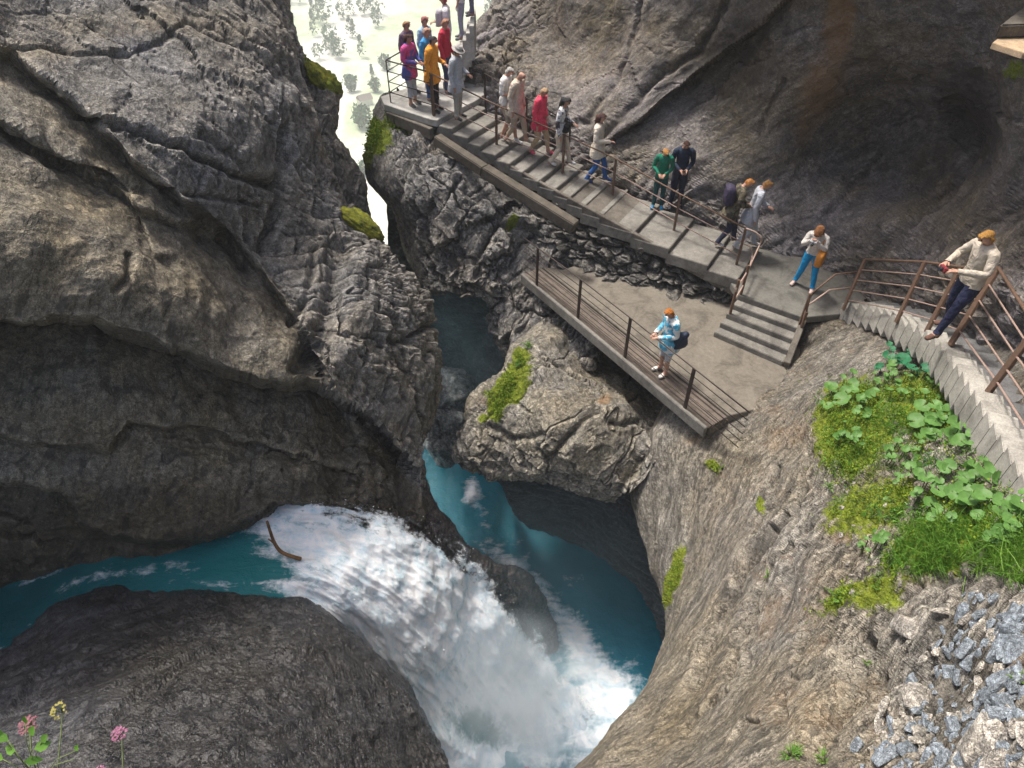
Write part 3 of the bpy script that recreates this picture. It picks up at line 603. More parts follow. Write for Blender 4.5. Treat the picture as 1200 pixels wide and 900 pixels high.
# ================================================================== water
def water_mat(name, foam_bias=0., scale=1.0, base=(.0, .055, .07), base2=(.005, .17, .19), edge=False):
    m, nt, b = mat_base(name); N = NT(nt)
    at = N.n('ShaderNodeAttribute', attribute_name='mask'); sp = N.n('ShaderNodeSeparateColor'); N.L(at.outputs['Color'], sp.inputs[0])
    fl = N.n('ShaderNodeAttribute', attribute_name='flow')
    st = N.mapping((9, 1.6, 1), vec=fl.outputs['Vector'])
    n1 = N.noise(1.0 * scale, 8, .72, st, .4); n2 = N.noise(3.5 * scale, 6, .7, N.mapping((4, 2.6, 1), vec=fl.outputs['Vector']), .5)
    n3 = N.noise(2.2, 7, .75)
    s = N.math('ADD', N.math('MULTIPLY', n1, .6), N.math('MULTIPLY', n2, .4))
    s = N.math('ADD', N.math('MULTIPLY', s, .75), N.math('MULTIPLY', n3, .25))
    v = N.math('ADD', N.math('ADD', sp.outputs[0], foam_bias), N.math('MULTIPLY', N.math('SUBTRACT', s, .5), 4.0))
    fo = N.ramp(v, (.32, 0.), (.5, .35), (.8, 1.))
    deep = N.mix(N.noise(1.1, 4), base, base2)
    deep = N.mix(N.math('MULTIPLY', sp.outputs[1], .9), deep, base2)
    foamc = N.mix(N.ramp(n2, (.35, 0.), (.6, 1.)), (.60, .76, .85), (.95, .96, .97))  # bluish tone paints the shadows within the white foam
    N.L(N.mix(fo, deep, foamc), b.inputs['Base Color'])
    N.L(N.mix(fo, .10, .75), b.inputs['Roughness']); b.inputs['IOR'].default_value = 1.33
    N.L(N.bump(s, .7, .12, N.bump(n3, .5, .05)), b.inputs['Normal'])
    if edge:
        al = N.ramp(N.math('ADD', sp.outputs[2], N.math('MULTIPLY', N.math('SUBTRACT', N.math('ADD', N.math('MULTIPLY', n1, .5), N.math('MULTIPLY', n3, .5)), .5), 2.4)), (.40, 0.), (.60, 1.))
        N.L(al, b.inputs['Alpha'])
    return m
M_WATER = water_mat('torrent', edge=True)
M_POOL = water_mat('pool', base=(.0, .065, .11), base2=(.015, .23, .31))
def lay(name, pairs, zc, nu, nv, mat, dfn, foam, label, turq=None):
    """water surface between two banks, through control points"""
    A = crom([r[0] for r in pairs], nv); B = crom([r[1] for r in pairs], nv); u = np.linspace(0, 1, nu)
    px = A[:, None, 0] * (1 - u) + B[:, None, 0] * u; py = A[:, None, 1] * (1 - u) + B[:, None, 1] * u
    t = tps(zc)(px, py); P = ray(px, py) * t[..., None]
    n = np.cross(np.gradient(P, axis=1), np.gradient(P, axis=0)); n /= np.linalg.norm(n, axis=-1)[..., None] + 1e-9
    n *= np.sign((n * -P).sum(-1).mean())
    seg = np.linalg.norm(np.diff(P.mean(1), axis=0), axis=1); v = np.r_[0, np.cumsum(seg)]
    fl = np.stack([u[None] * 1.0 + 0 * v[:, None] , v[:, None] * .35 + 0 * u[None], 0 * px], -1)
    P2 = P + n * dfn(P, px, py, fl)[..., None]
    M = np.zeros(P.shape); M[..., 0] = foam(px, py)
    if turq is not None: M[..., 1] = turq(px, py)
    M[..., 2] = np.maximum(1 - sstep(305, 400, px + .3 * (660 - py)), sstep(-.08, .27, u[None] + 0 * px)) if name == 'water_torrent' else 1
    o = grid_obj(name, P2, mat, attrs={'mask': np.clip(M, 0, 1), 'flow': fl}); tag(o, kind='structure'); return o, P2
def gauss(x, y, cx, cy, rx, ry, ang=0):
    ca, sa = math.cos(R_(ang)), math.sin(R_(ang)); X = (x - cx) * ca + (y - cy) * sa; Y = -(x - cx) * sa + (y - cy) * ca
    return np.exp(-((X / rx) ** 2 + (Y / ry) ** 2))
pairsW = [((-420, 600), (-420, 1000)), ((-200, 620), (-200, 900)), ((0, 600), (0, 830)), ((100, 590), (100, 760)), ((200, 585), (200, 740)), ((290, 580), (300, 745)), ((370, 580), (360, 760)), ((440, 585), (395, 800)),
          ((505, 610), (430, 850)), ((560, 650), (470, 900)), ((620, 710), (500, 950)), ((680, 780), (530, 1010)), ((730, 850), (560, 1070))]
zW = [(-300, 750, 'z', -11.05), (0, 700, 'z', -11.05), (0, 800, 'z', -11.05), (200, 660, 'z', -11.05), (150, 720, 'z', -11.05), (290, 650, 'z', -11.08), (300, 700, 'z', -11.15), (360, 620, 'z', -11.15), (360, 680, 'z', -11.35), (420, 620, 'z', -11.4), (430, 700, 'z', -12.0),
      (480, 660, 'z', -12.2), (480, 760, 'z', -13.6), (540, 700, 'z', -13.5), (540, 830, 'z', -15.8), (600, 760, 'z', -15.3), (590, 880, 'z', -17.0), (650, 830, 'z', -16.9), (430, 780, 'z', -13.6), (500, 870, 'z', -15.9), (530, 940, 'z', -17), (700, 860, 'z', -17.3)]
def dW(P, x, y, fl):
    turb = sstep(290, 400, x)
    fr = np.stack([fl[..., 0] * 9, fl[..., 1] * 4.5, 0 * x], -1); st_ = np.stack([fl[..., 0] * 14, fl[..., 1] * 2.2, 0 * x], -1)
    return .02 * fbm(P * 1.6, 4) + turb * (.20 * fbm(fr * .4, 3) + .10 * ridged(st_ * .45 + 3, 3) + .03 * fbm(fr * 2.0, 3))
def fW(x, y):
    f = .07 + .9 * sstep(270, 350, x + .55 * (640 - y)) + .5 * gauss(x, y, 215, 662, 100, 9, -8) + .22 * gauss(x, y, 40, 675, 60, 8, 0) + .35 * gauss(x, y, 300, 690, 80, 14, 8)  # narrow streaks on the calm stretch paint ripple highlights as foam
    f -= .9 * gauss(x, y, 290, 665, 55, 14, 5) + .75 * gauss(x, y, 560, 850, 40, 22, 20) + .3 * gauss(x, y, 440, 790, 60, 16, 50)
    return np.clip(f, 0, 1)
torrent, PW = lay('water_torrent', pairsW, zW, 220, 420, M_WATER, dW, fW, '', lambda x, y: .8 * sstep(60, 230, x))
# lower plunge pool
zP_ = -17.0
pairsP = [((430, 500), (900, 500)), ((430, 560), (900, 560)), ((430, 640), (900, 640)), ((430, 720), (900, 720)), ((430, 800), (900, 800)), ((430, 900), (900, 900)), ((430, 1000), (900, 1000))]
zz = [(x, y, 'z', zP_ + (.9 if y < 600 else 0)) for x in (430, 650, 900) for y in (500, 600, 700, 800, 1000)]
def fP(x, y):
    f = 1.0 * gauss(x, y, 700, 800, 60, 40, 40) + .9 * gauss(x, y, 655, 720, 14, 60, -35) + .55 * gauss(x, y, 600, 660, 40, 8, 30) + .8 * gauss(x, y, 640, 860, 90, 40, 0) + .7 * gauss(x, y, 552, 575, 9, 16, 10) + .35 * gauss(x, y, 570, 610, 14, 50, -25)
    return np.clip(f, 0, 1)
pool, _ = lay('water_pool', pairsP, zz, 260, 260, M_POOL, lambda P, x, y, fl: .05 * fbm(P * .9, 4) + .10 * fbm(P * 2.5, 4) * np.clip(fP(x, y), 0, 1), fP, '', lambda x, y: np.clip(.8 * gauss(x, y, 575, 600, 35, 60, -30) + .9 * gauss(x, y, 665, 790, 60, 80, -40), 0, 1))

# mist of the falls: soft volumes standing in the pot, and one added in the cave
def mist(name, c, r, dens, rot=(0, 0, 0), col=(.85, .93, 1.0), fall=2.2, nscale=1.2, nlo=.42, nhi=.72):
    bm = bmesh.new(); bmesh.ops.create_icosphere(bm, subdivisions=3, radius=1); me = bpy.data.meshes.new(name); bm.to_mesh(me); bm.free()
    o = bpy.data.objects.new(name, me); COL.objects.link(o); o.location = c; o.scale = r; o.rotation_euler = rot
    m = bpy.data.materials.new(name); m.use_nodes = True; nt = m.node_tree; nt.nodes.clear(); N = NT(nt)
    out = N.n('ShaderNodeOutputMaterial'); pv = N.n('ShaderNodeVolumePrincipled'); N.L(pv.outputs[0], out.inputs['Volume'])
    pv.inputs['Color'].default_value = (*col, 1); pv.inputs['Anisotropy'].default_value = .1
    ln = N.n('ShaderNodeVectorMath', operation='LENGTH'); N.L(N.co.outputs['Object'], ln.inputs[0])
    f = N.ramp(ln.outputs['Value'], (0., 1.), (.5, .55), (1., 0.))
    geo = N.n('ShaderNodeNewGeometry'); ns = N.noise(nscale, 5, .6, geo.outputs['Position'], .6)
    f = N.math('MULTIPLY', f, N.ramp(ns, (nlo, .12), (nhi, 1.)))
    N.L(N.math('MULTIPLY', f, dens), pv.inputs['Density'])
    me.materials.append(m); tag(o, 'white spray cloud rising where the cascade hits the plunge pool', 'spray', kind='stuff'); return o
mist('spray', att(605, 825, 1.82), (2.3, 2.0, 2.1), 2.0)
mist('blue_haze', att(640, 690, 2.02), (3.4, 3.2, 4.4), .07, col=(.5, .85, 1.0), nlo=.3, nhi=.8)
mist('blue_haze', att(550, 400, 2.35), (1.9, 2.6, 3.2), .12, col=(.5, .85, 1.0), nlo=.3, nhi=.8)['label'] = 'added thin blue haze brightening the cave beneath the jagged outcrop'  # extra haze volume, added to lift the dark of the cave
bpy.data.objects['blue_haze']['label'] = 'thin blue spray haze filling the deep pothole'

# ================================================================== deck, stairs, landing
ZD, ZL, ZT = -9.0, -8.4, -6.5
def X(x, y, z): return atz(x, y, z)
deck = empty('viewing_deck', X(740, 400, ZD)); tag(deck, 'grey concrete viewing deck with plank edge above the boulder', 'platform')
def child(o, p): o.parent = p; o.matrix_parent_inverse = Matrix.Translation(p.location).inverted() if p.rotation_euler.z == 0 else p.matrix_world.inverted(); return o
def localize(o, p):
    """parent o (built in world coordinates) to p with plain local coordinates"""
    L = Vector(p.location); o.data.transform(Matrix.Translation(-L)); o.parent = p; return o
def pbuild(mb, name, mat, p, **kw): return localize(mb.build(name, mat, **kw), p)
e0, e1 = X(610, 322, ZD), X(826, 503, ZD)
ed = (e1 - e0); ed.z = 0; edn = ed.normalized(); ein = Vector((-edn.y, edn.x, 0))
if ein.y < 0: ein = -ein
pw = .62                                                       # width of the plank strip
poly = [e0 + ein * pw, e1 + ein * pw, X(925, 470, ZD), X(1000, 400, ZD), X(930, 320, ZD), X(800, 290, ZD), X(705, 300, ZD), X(660, 316, ZD)]
pbuild(MB().prism([(p.x, p.y) for p in poly], ZD - .22, ZD), 'slab', M_FLOOR, deck, bevel=.01)
pl = MB()
for k in range(5):
    a = e0 + ein * (.13 + k * .1); b = e1 + ein * (.13 + k * .1); pl.bar(a + Vector((0, 0, -.032)), b + Vector((0, 0, -.032)), .092, .05)
M_PLANK = plain_mat('planks', (.14, .115, .095), .8, .3, .4, 12)
pbuild(pl, 'plank_edge', M_PLANK, deck, bevel=.006)
pbuild(MB().bar(e0 + ein * .04 + Vector((0, 0, -.10)), e1 + ein * .04 + Vector((0, 0, -.10)), .08, .24), 'kerb', M_CONC, deck, bevel=.012)
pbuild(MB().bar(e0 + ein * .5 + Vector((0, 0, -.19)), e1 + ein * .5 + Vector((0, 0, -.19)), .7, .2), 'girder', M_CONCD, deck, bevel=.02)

def railing(name, label, posts, tops, nrail, mat, matr, post_w=.05, rail_r=.011, hand_r=.02, rail_frac=None, ext0=None, ext1=None, flat=True, up0=.0):
    """posts: foot points; tops: their upper ends. Rails are strung between consecutive posts."""
    r = empty(name, posts[0]); tag(r, label, 'railing')
    for a, b in zip(posts, tops):
        m = MB(); d = (posts[-1] - posts[0]); d.z = 0
        m.bar(a - Vector((0, 0, up0)), b, post_w * (.35 if flat else 1), post_w, up=d.normalized() if d.length > 0 else (1, 0, 0))
        pbuild(m, 'post', mat, r, bevel=.004)
    def line(fr):
        pts = [a.lerp(b, fr) for a, b in zip(posts, tops)]
        if ext0 is not None: pts = [p + (pts[0] - posts[0]) for p in ext0] + pts
        if ext1 is not None: pts = pts + [p + (pts[-1] - posts[-1]) for p in ext1]
        return pts
    pbuild(MB().tube(line(1.0), hand_r, 8), 'handrail', mat, r, smooth=True)
    for k in range(nrail):
        fr = (rail_frac[k] if rail_frac else (k + 1) / (nrail + 1))
        pbuild(MB().tube(line(fr), rail_r, 6), 'rail', matr, r, smooth=True)
    return r
UP = Vector((0, 0, 1))
ps = [X(629, 336, ZD - .02), X(677, 374, ZD - .02), X(732, 420, ZD - .02), X(802, 480, ZD - .02)]
railing('deck_railing', 'dark steel railing along the outer edge of the viewing deck', ps, [p + UP * 1.02 for p in ps], 5, M_STEEL, M_STEEL, .075, .009, .013,
        ext0=[ps[0] + (ps[0] - ps[1]) * .35], ext1=[ps[3] + (ps[3] - ps[2]) * .75])

# staircase along the back wall
A = X(512, 141, ZT); B = X(862, 333, ZL)
SDV = B - A; SD = Vector((SDV.x, SDV.y, 0)); LEN = SD.length; SD.normalize(); SN = Vector((-SD.y, SD.x, 0))
if SN.y < 0: SN = -SN
edgepx = [(516, 146), (535, 153), (554, 163), (571, 171), (590, 180), (609, 188), (626, 196), (645, 206), (664, 215), (682, 223), (701, 231), (721, 242), (756, 262), (792, 285), (832, 310), (862, 333)]
nst = len(edgepx); zs = [ZT + (ZL - ZT) * (k + 1) / nst for k in range(nst)]
ss = []
for (x, y), z in zip(edgepx, zs):
    q = X(x, y, z); ss.append((q - A).dot(SD))
ss[0] = max(ss[0], .02)
for i in range(1, nst): ss[i] = max(ss[i], ss[i - 1] + .2)
stairs = empty('staircase', A); tag(stairs, 'long grey concrete staircase descending beside the rock wall', 'stairs')
SW = 1.55
for k in range(nst - 1):
    s0, s1 = ss[k], ss[k + 1]; z = zs[k]; c = A + SD * (s0 + s1) / 2
    m = MB(); R3 = Matrix((SD, SN, UP)).transposed()
    m.box(Vector((c.x, c.y, z - .13)) + SN * SW / 2, (s1 - s0 + .03, SW, .26), R3)
    pbuild(m, 'step', M_CONC, stairs, bevel=.012)
m = MB()
ztop = lambda s: np.interp(s, [0] + ss, [ZT] + zs)
a = A.copy(); 
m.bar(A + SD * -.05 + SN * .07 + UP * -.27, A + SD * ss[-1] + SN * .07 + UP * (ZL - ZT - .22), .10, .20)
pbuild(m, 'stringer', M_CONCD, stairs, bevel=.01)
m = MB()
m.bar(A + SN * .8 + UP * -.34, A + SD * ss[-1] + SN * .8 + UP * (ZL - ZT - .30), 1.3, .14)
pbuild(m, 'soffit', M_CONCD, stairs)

# top platform
topd = empty('upper_platform', A); tag(topd, 'pale concrete platform jutting out at the head of the staircase', 'platform')
pp = [A, X(505, 140, ZT), X(450, 122, ZT), X(446, 113, ZT), X(462, 108, ZT), X(520, 88, ZT), X(575, 105, ZT), A + SN * SW + SD * .1, A + SD * .05]
M_PALE = plain_mat('pale_concrete', (.42, .41, .38), .85, .15, .4, 9)
pbuild(MB().prism([(p.x, p.y) for p in pp[:-1]], ZT - .16, ZT), 'slab', M_PALE, topd, bevel=.01)
pbuild(MB().bar(X(505, 142, ZT) + UP * -.3, X(450, 124, ZT) + UP * -.3 + SN * .1, .12, .26), 'edge_beam', M_CONCD, topd, bevel=.01)
pbuild(MB().bar(X(462, 126, ZT) + UP * -.2, X(462, 126, ZT) + UP * -1.6, .1, .1), 'support_post', M_STEEL, topd)
# upper flight rising behind the platform
fl = empty('upper_flight', X(530, 95, ZT)); tag(fl, 'short pale flight of steps climbing past the rock at the top', 'stairs')
fa, fb = X(522, 92, ZT), X(556, 20, ZT + 1.5)
fd = Vector((fb.x - fa.x, fb.y - fa.y, 0)); fL = fd.length; fd.normalize(); fn = Vector((-fd.y, fd.x, 0)); R3 = Matrix((fd, fn, UP)).transposed()
for k in range(9):
    c = fa + fd * fL * (k + .5) / 9 + UP * (1.5 * (k + 1) / 9 - .4)
    pbuild(MB().box(c, (fL / 9 + .02, 1.5, .8), R3), 'step', M_PALE, fl, bevel=.01)
ZF = ZT + 1.5

# concrete beam slanting below the stairs
bb = empty('retaining_beam', X(510, 158, -7.1)); tag(bb, 'slanting weathered concrete beam on the rock below the staircase', 'beam')
q0, q1, q2 = att(512, 163, 2.02), att(568, 200, 1.95), att(674, 266, 1.90)
M_BEAM = plain_mat('beam_concrete', (.115, .10, .08), .9, .35, .6, 7)
pbuild(MB().bar(q0, q1, .24, .24), 'beam', M_BEAM, bb, bevel=.02)
pbuild(MB().bar(q1 + (q1 - q0).normalized() * -.02, q2, .26, .26), 'beam', M_BEAM, bb, bevel=.02)

# dry stone wall below the stairs
nu, nv = 300, 110
u = np.linspace(0, 1, nu)[None]; v = np.linspace(0, 1, nv)[:, None]
s0w, s1w = (X(560, 175, -7.2) - A).dot(SD), ss[-1] + .25
sw = s0w + (s1w - s0w) * u + 0 * v
zt = np.interp(sw, [0, ss[-1] + .05, ss[-1] + .3], [ZT - .36, ZL - .30, ZL - .2]); zb = np.minimum(ZD - .15, zt - .3) 
zw = zt + (zb - zt) * v
inset = .22 - .75 * v ** 1.2 * np.clip((zt - zb) / 1.2, 0, 1)
Pw = np.array(A)[None, None] + np.array(SD) * sw[..., None] + np.array(SN) * inset[..., None]; Pw[..., 2] = zw
h, e, cv = cells(frame(Pw + .08 * fbm(Pw * 3, 2)[..., None], ((SD.x, SD.y, -.25), (0, 0, 1)), (.36, .15, .5)), .9)
h2 = slab(Pw, ((SD.x, SD.y, -.2), (-SD.y, SD.x, 0)), (.3, .3, .12), .05, .9, 2, .4, .01)
dsp_ = .15 * h - .13 * np.exp(-(e / .10) ** 2) + .05 * h2 + .02 * fbm(Pw * 8, 3)
Pw = Pw - np.array(SN) * dsp_[..., None] + np.array([0, 0, 1]) * (.3 * dsp_[..., None])
stonewall = grid_obj('stone_wall', Pw, M_WALL, attrs={'mask': np.zeros(Pw.shape)})
tag(stonewall, 'rough dark rubble wall between the staircase and the deck floor', 'wall')

# landing and the lower steps
land = empty('lower_landing', X(920, 350, ZL)); tag(land, 'dark concrete landing at the foot of the long staircase', 'landing')
l0, l1 = X(866, 346, ZL), X(940, 372, ZL)
lp = [l0, l1, X(984, 368, ZL), X(1040, 335, ZL), X(990, 290, ZL), X(900, 270, ZL), X(850, 280, ZL), B + SD * -.1]
pbuild(MB().prism([(p.x, p.y) for p in lp], ZL - .16, ZL), 'slab', plain_mat('landing_floor', (.15, .145, .13), .85, .2, .35, 14), land, bevel=.01)
low = empty('lower_steps', X(877, 412, ZD)); tag(low, 'five broad concrete steps leading down to the viewing deck', 'stairs')
bl, br = X(837, 389, ZD + .12), X(918, 424, ZD + .12)
tl, tr = l0, l1
NS = 4
for k in range(NS):
    f0 = (k + 1) / NS; z = ZL - (ZL - ZD) * (k + 1) / 5
    a0 = Vector((tl.lerp(bl, f0).x, tl.lerp(bl, f0).y, 0)); a1 = Vector((tr.lerp(br, f0).x, tr.lerp(br, f0).y, 0))
    b0 = Vector((tl.x, tl.y, 0)); b1 = Vector((tr.x, tr.y, 0)); bk = Vector((-(a1 - a0).y, (a1 - a0).x, 0)).normalized() * .25
    z_ = z
    pbuild(MB().prism([(a0.x, a0.y), (a1.x, a1.y), (b1.x + bk.x * (1 + .01 * k), b1.y + bk.y), (b0.x + bk.x, b0.y + bk.y)], ZD - .1 - .004 * k, z_), 'step', M_CONC, low, bevel=.012)
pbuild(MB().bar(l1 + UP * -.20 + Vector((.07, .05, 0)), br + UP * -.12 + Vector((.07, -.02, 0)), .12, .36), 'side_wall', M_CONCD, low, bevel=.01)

# staircase railing
pz = [((509, 136), ZT), ((582, 171), None), ((659, 195 + 10), None), ((717, 232), None), ((789, 274), None), ((862, 314), None)]
posts = []
for (x, y), z in pz:
    if z is None:
        z = ZT - .9
        for it in range(8):
            q = X(x, y, z); z = float(ztop((q - A).dot(SD)))
    posts.append(X(x, y, z) + SN * .0)
hoop = [posts[-1] + SD * .35 + UP * -.05, posts[-1] + SD * .42 + UP * -.30]
railing('stair_railing', 'rusty railing with three slanting bars along the long staircase', posts, [p + UP * .98 for p in posts], 2, M_RUST, M_GALV, .05, .013, .018, [.32, .66], flat=False)
pa = [X(458, 121, ZT), X(464, 110, ZT), X(487, 103, ZT)]
pa2 = [X(458, 121, ZT), posts[0] + Vector((0, 0, .003))]
railing('platform_railing', 'black steel railing round the corner of the upper platform', [X(487, 101, ZT), X(458, 120, ZT), posts[0] - SD * .06 + SN * .02], [p + UP * 1.0 for p in [X(487, 101, ZT), X(458, 120, ZT), posts[0] - SD * .06 + SN * .02]], 3, M_STEEL, M_STEEL, .07, .012, .018)
# wall-side handrail of the staircase
wr = [A + SN * (SW - .05) + SD * s + UP * (float(ztop(s)) - ZT) for s in (.4, 1.6, 2.8)]
railing('wall_handrail', 'thin dark handrail on the wall side at the head of the stairs', wr, [p + UP * .95 for p in wr], 1, M_STEEL, M_STEEL, .035, .01, .015, [.5], flat=False)
# rail of lower steps, left (with the rounded hoop) and right
la = X(857, 362, ZL - .12); lb = X(868, 345, ZL)
lft = empty('lower_left_railing', la); tag(lft, 'curved double tube handrail at the left end of the broad steps', 'railing')
top = posts[-1] + UP * .98
pts = [top, top + SD * .22 + UP * -.03, top + SD * .36 + UP * -.14, top + SD * .36 - SN * .02 + UP * -.3, lb + UP * .55, la + UP * .55, la + UP * .42]
pbuild(MB().tube(crom([tuple(p) for p in pts], 28).tolist(), .019, 8), 'handrail', M_GALV, lft, smooth=True)
pts = [posts[-1] + UP * .62, posts[-1] + SD * .2 + UP * .58, posts[-1] + SD * .28 + UP * .35, lb + UP * .25, la + UP * .2]
pbuild(MB().tube(crom([tuple(p) for p in pts], 24).tolist(), .016, 8), 'rail', M_GALV, lft, smooth=True)
for q in (la, lb): pbuild(MB().bar(q - UP * .2, q + UP * .72, .05, .05), 'post', M_RUST, lft, bevel=.004)
r0, r1, r2, r3 = X(933, 400, ZD + .12), X(937, 380, ZL - .1), X(962, 366, ZL), X(988, 363, ZL)
rt = [X(940, 372, ZL - .12) + UP * .0, X(978, 352, ZL)]
rgt = empty('lower_right_railing', r1); tag(rgt, 'low tube handrail at the right end of the broad steps', 'railing')
for fr, nm, mt_ in ((.92, 'handrail', M_RUST), (.55, 'rail', M_GALV)):
    pts = [r0 + UP * (fr * .75), r1 + UP * fr * .8, r2 + UP * fr, r3 + UP * fr]
    pbuild(MB().tube(pts, .017, 8), nm, mt_, rgt, smooth=True)
for q in (r0, r1): pbuild(MB().bar(q - UP * .15, q + UP * .75, .05, .05), 'post', M_RUST, rgt, bevel=.004)

# ================================================================== curved ramp of steps on the right
# outer edge of the steps (photo x, y, height), inner edge lies 1.35 m towards the wall
edge = [(984, 363, -8.35), (1010, 366, -7.95), (1035, 372, -7.5), (1060, 386, -7.1), (1085, 402, -6.7), (1105, 422, -6.3), (1122, 445, -5.98), (1140, 475, -5.68), (1160, 510, -5.4), (1182, 548, -5.15), (1206, 588, -4.95), (1240, 640, -4.75), (1280, 700, -4.6)]
ev = [X(*e) for e in edge]
evc = crom([tuple(p) for p in ev], 33); evc = [Vector(p) for p in evc]
ramp = empty('curved_steps', ev[0]); tag(ramp, 'curved flight of pale worn steps climbing along the right hand wall', 'stairs')
M_STEPW = plain_mat('worn_step', (.36, .345, .31), .85, .2, .6, 8)
M_TREAD = plain_mat('ramp_tread', (.17, .17, .17), .85, .25, .5, 12)
def inward(i):
    a = evc[max(i - 1, 0)]; b = evc[min(i + 1, len(evc) - 1)]; d = b - a; d.z = 0; d.normalize(); n = Vector((d.y, -d.x, 0))
    return (n if n.x > 0 else -n), d
ins = []
for i in range(len(evc)):
    n, d = inward(i)
    if i == 0: print('ramp normal', n, d)
    ins.append(n)
if ins[16].x < 0: ins = [-n for n in ins]
for i in range(len(evc) - 1):
    z = evc[i + 1].z
    a, b = evc[i], evc[i + 1]; na, nb = ins[i], ins[i + 1]
    # kerb block, proud of the tread
    k0 = MB(); kw = .30
    dirr = (b - a); dirr.z = 0; dirr.normalize()
    pb = [a, b, b + nb * kw, a + na * kw]
    k0.prism([(p.x, p.y) for p in pb], z - .38, z + .05)
    pbuild(k0, 'kerb_block', M_STEPW, ramp, bevel=.008)
    pt_ = [a + na * (kw + .003), b + nb * (kw + .003), b + nb * 1.5, a + na * 1.5]
    pbuild(MB().prism([(p.x, p.y) for p in pt_], z - .4, z), 'tread', M_TREAD, ramp, bevel=.01)
rp = [((988, 363), (1014, 304)), ((1050, 378), (1084, 307)), ((1085, 390), (1126, 313)), ((1113, 405), (1170, 314)), ((1157, 461), (1215, 385)), ((1215, 560), (1300, 480))]
posts_r, tops_r = [], []
for (a, b) in rp:
    j = min(range(len(evc)), key=lambda k: (lambda q: math.hypot(q[0] - a[0], q[1] - a[1]))((600 + F * evc[k].x / (evc[k].y * CP - evc[k].z * SP), 450 - F * (evc[k].y * SP + evc[k].z * CP) / (evc[k].y * CP - evc[k].z * SP))))
    z = evc[j].z + .05; p = X(a[0], a[1], z); posts_r.append(p)
    # the post leans outwards: its top is where its ray reaches 1.0 m above the foot
    tops_r.append(X(b[0], b[1], z + 1.0))
for p, t_ in zip(posts_r, tops_r): print('rpost', [round(c, 2) for c in p], [round(c, 2) for c in (t_ - p)])
railing('curved_railing', 'brown steel railing with flat posts around the curved steps', posts_r, tops_r, 4, M_RUST, M_GALV, .11, .012, .022, ext1=[posts_r[-1] + (posts_r[-1] - posts_r[-2]) * .4])
# rock bank beside and below the viewer, outside the picture on the right
bu_, bv_ = np.meshgrid(np.linspace(2.6, 11, 110), np.linspace(-6, 1.3, 120)); bz_ = -3.3 + .35 * (bu_ - 2.7) + .75 * np.clip(bv_ - .4, 0, 9) - .35 * np.clip(bv_ - 1.6, 0, 9) ** 2
bP_ = np.stack([bu_, bv_, np.minimum(bz_ - .3, -2.6)], -1); bP_[..., 2] += .25 * fbm(bP_ * .8, 4) + .08 * slab(bP_, AX_R, (1.9, .5, .16), .14, .9, 1, .5, .02)
bs_ = 600 + F * bP_[..., 0] / np.maximum(bP_[..., 1] * CP - bP_[..., 2] * SP, .01); bP_[..., 0] += np.where(bs_ < 1400, .5, 0) + 0
bank = grid_obj('rock_bank', bP_, M_RIGHT, attrs={'mask': np.zeros(bP_.shape)}, smooth=False); tag(bank, 'tan rock bank continuing the slope beyond the lower right corner', 'rock')
# ================================================================== the valley far below
ZV = -92.0
def valley():
    nx, ny = 220, 260
    xs = np.sign(np.linspace(-1, 1, nx)) * np.abs(np.linspace(-1, 1, nx)) ** 1.8 * 1300
    ys = 14 + np.linspace(0, 1, ny) ** 2.2 * 1500
    Xg, Yg = np.meshgrid(xs, ys)
    h = ZV + 118 * sstep(300, 900, Yg + .1 * Xg) + 3 * fbm(np.stack([Xg * .01, Yg * .01, 0 * Xg], -1), 4) + 14 * sstep(330, 700, Yg) * fbm(np.stack([Xg * .006, Yg * .006, 0 * Xg], -1), 4)
    h = h + 60 * (1 - sstep(16, 75, Yg + .3 * np.abs(Xg)))      # foot of the cliff
    return Xg, Yg, h
Xg, Yg, Hg = valley()
m, nt, b = mat_base('meadow'); N = NT(nt)
n1 = N.noise(.02, 6, .6); n2 = N.noise(.15, 6, .7); st = N.noise(.035, 4, .5, N.mapping((1, .25, 1), (0, 0, .5)))
c = N.mix(N.ramp(n1, (.4, 0.), (.6, 1.)), (.40, .46, .30), (.56, .58, .48)); c = N.mix(N.ramp(n2, (.45, 0.), (.7, .6)), c, (.14, .24, .08)); c = N.mix(N.ramp(st, (.5, 0.), (.56, .8)), c, (.62, .60, .54))  # pale tones put the overexposed glare of the valley into the ground colour
N.L(c, b.inputs['Base Color']); b.inputs['Roughness'].default_value = .95
terr = grid_obj('ground', np.stack([Xg, Yg, Hg], -1), m, smooth=True); tag(terr, kind='structure')
def gh(x, y):
    i = int(np.argmin(np.abs(Xg[0] - x))); j = int(np.argmin(np.abs(Yg[:, 0] - y))); return float(Hg[j, i])
def ground_at(px, py):
    d = ray(px, py); t = .1
    for k in range(4000):
        p = d * t
        if p[2] < gh(p[0], p[1]): return Vector(p)
        t *= 1.004
    return Vector(p)
M_FAR = plain_mat('far_foliage', (.05, .11, .05), .9, .5, 0, .4)
M_TRUNK = plain_mat('trunk', (.12, .09, .07), .9, .3, 0, 3)
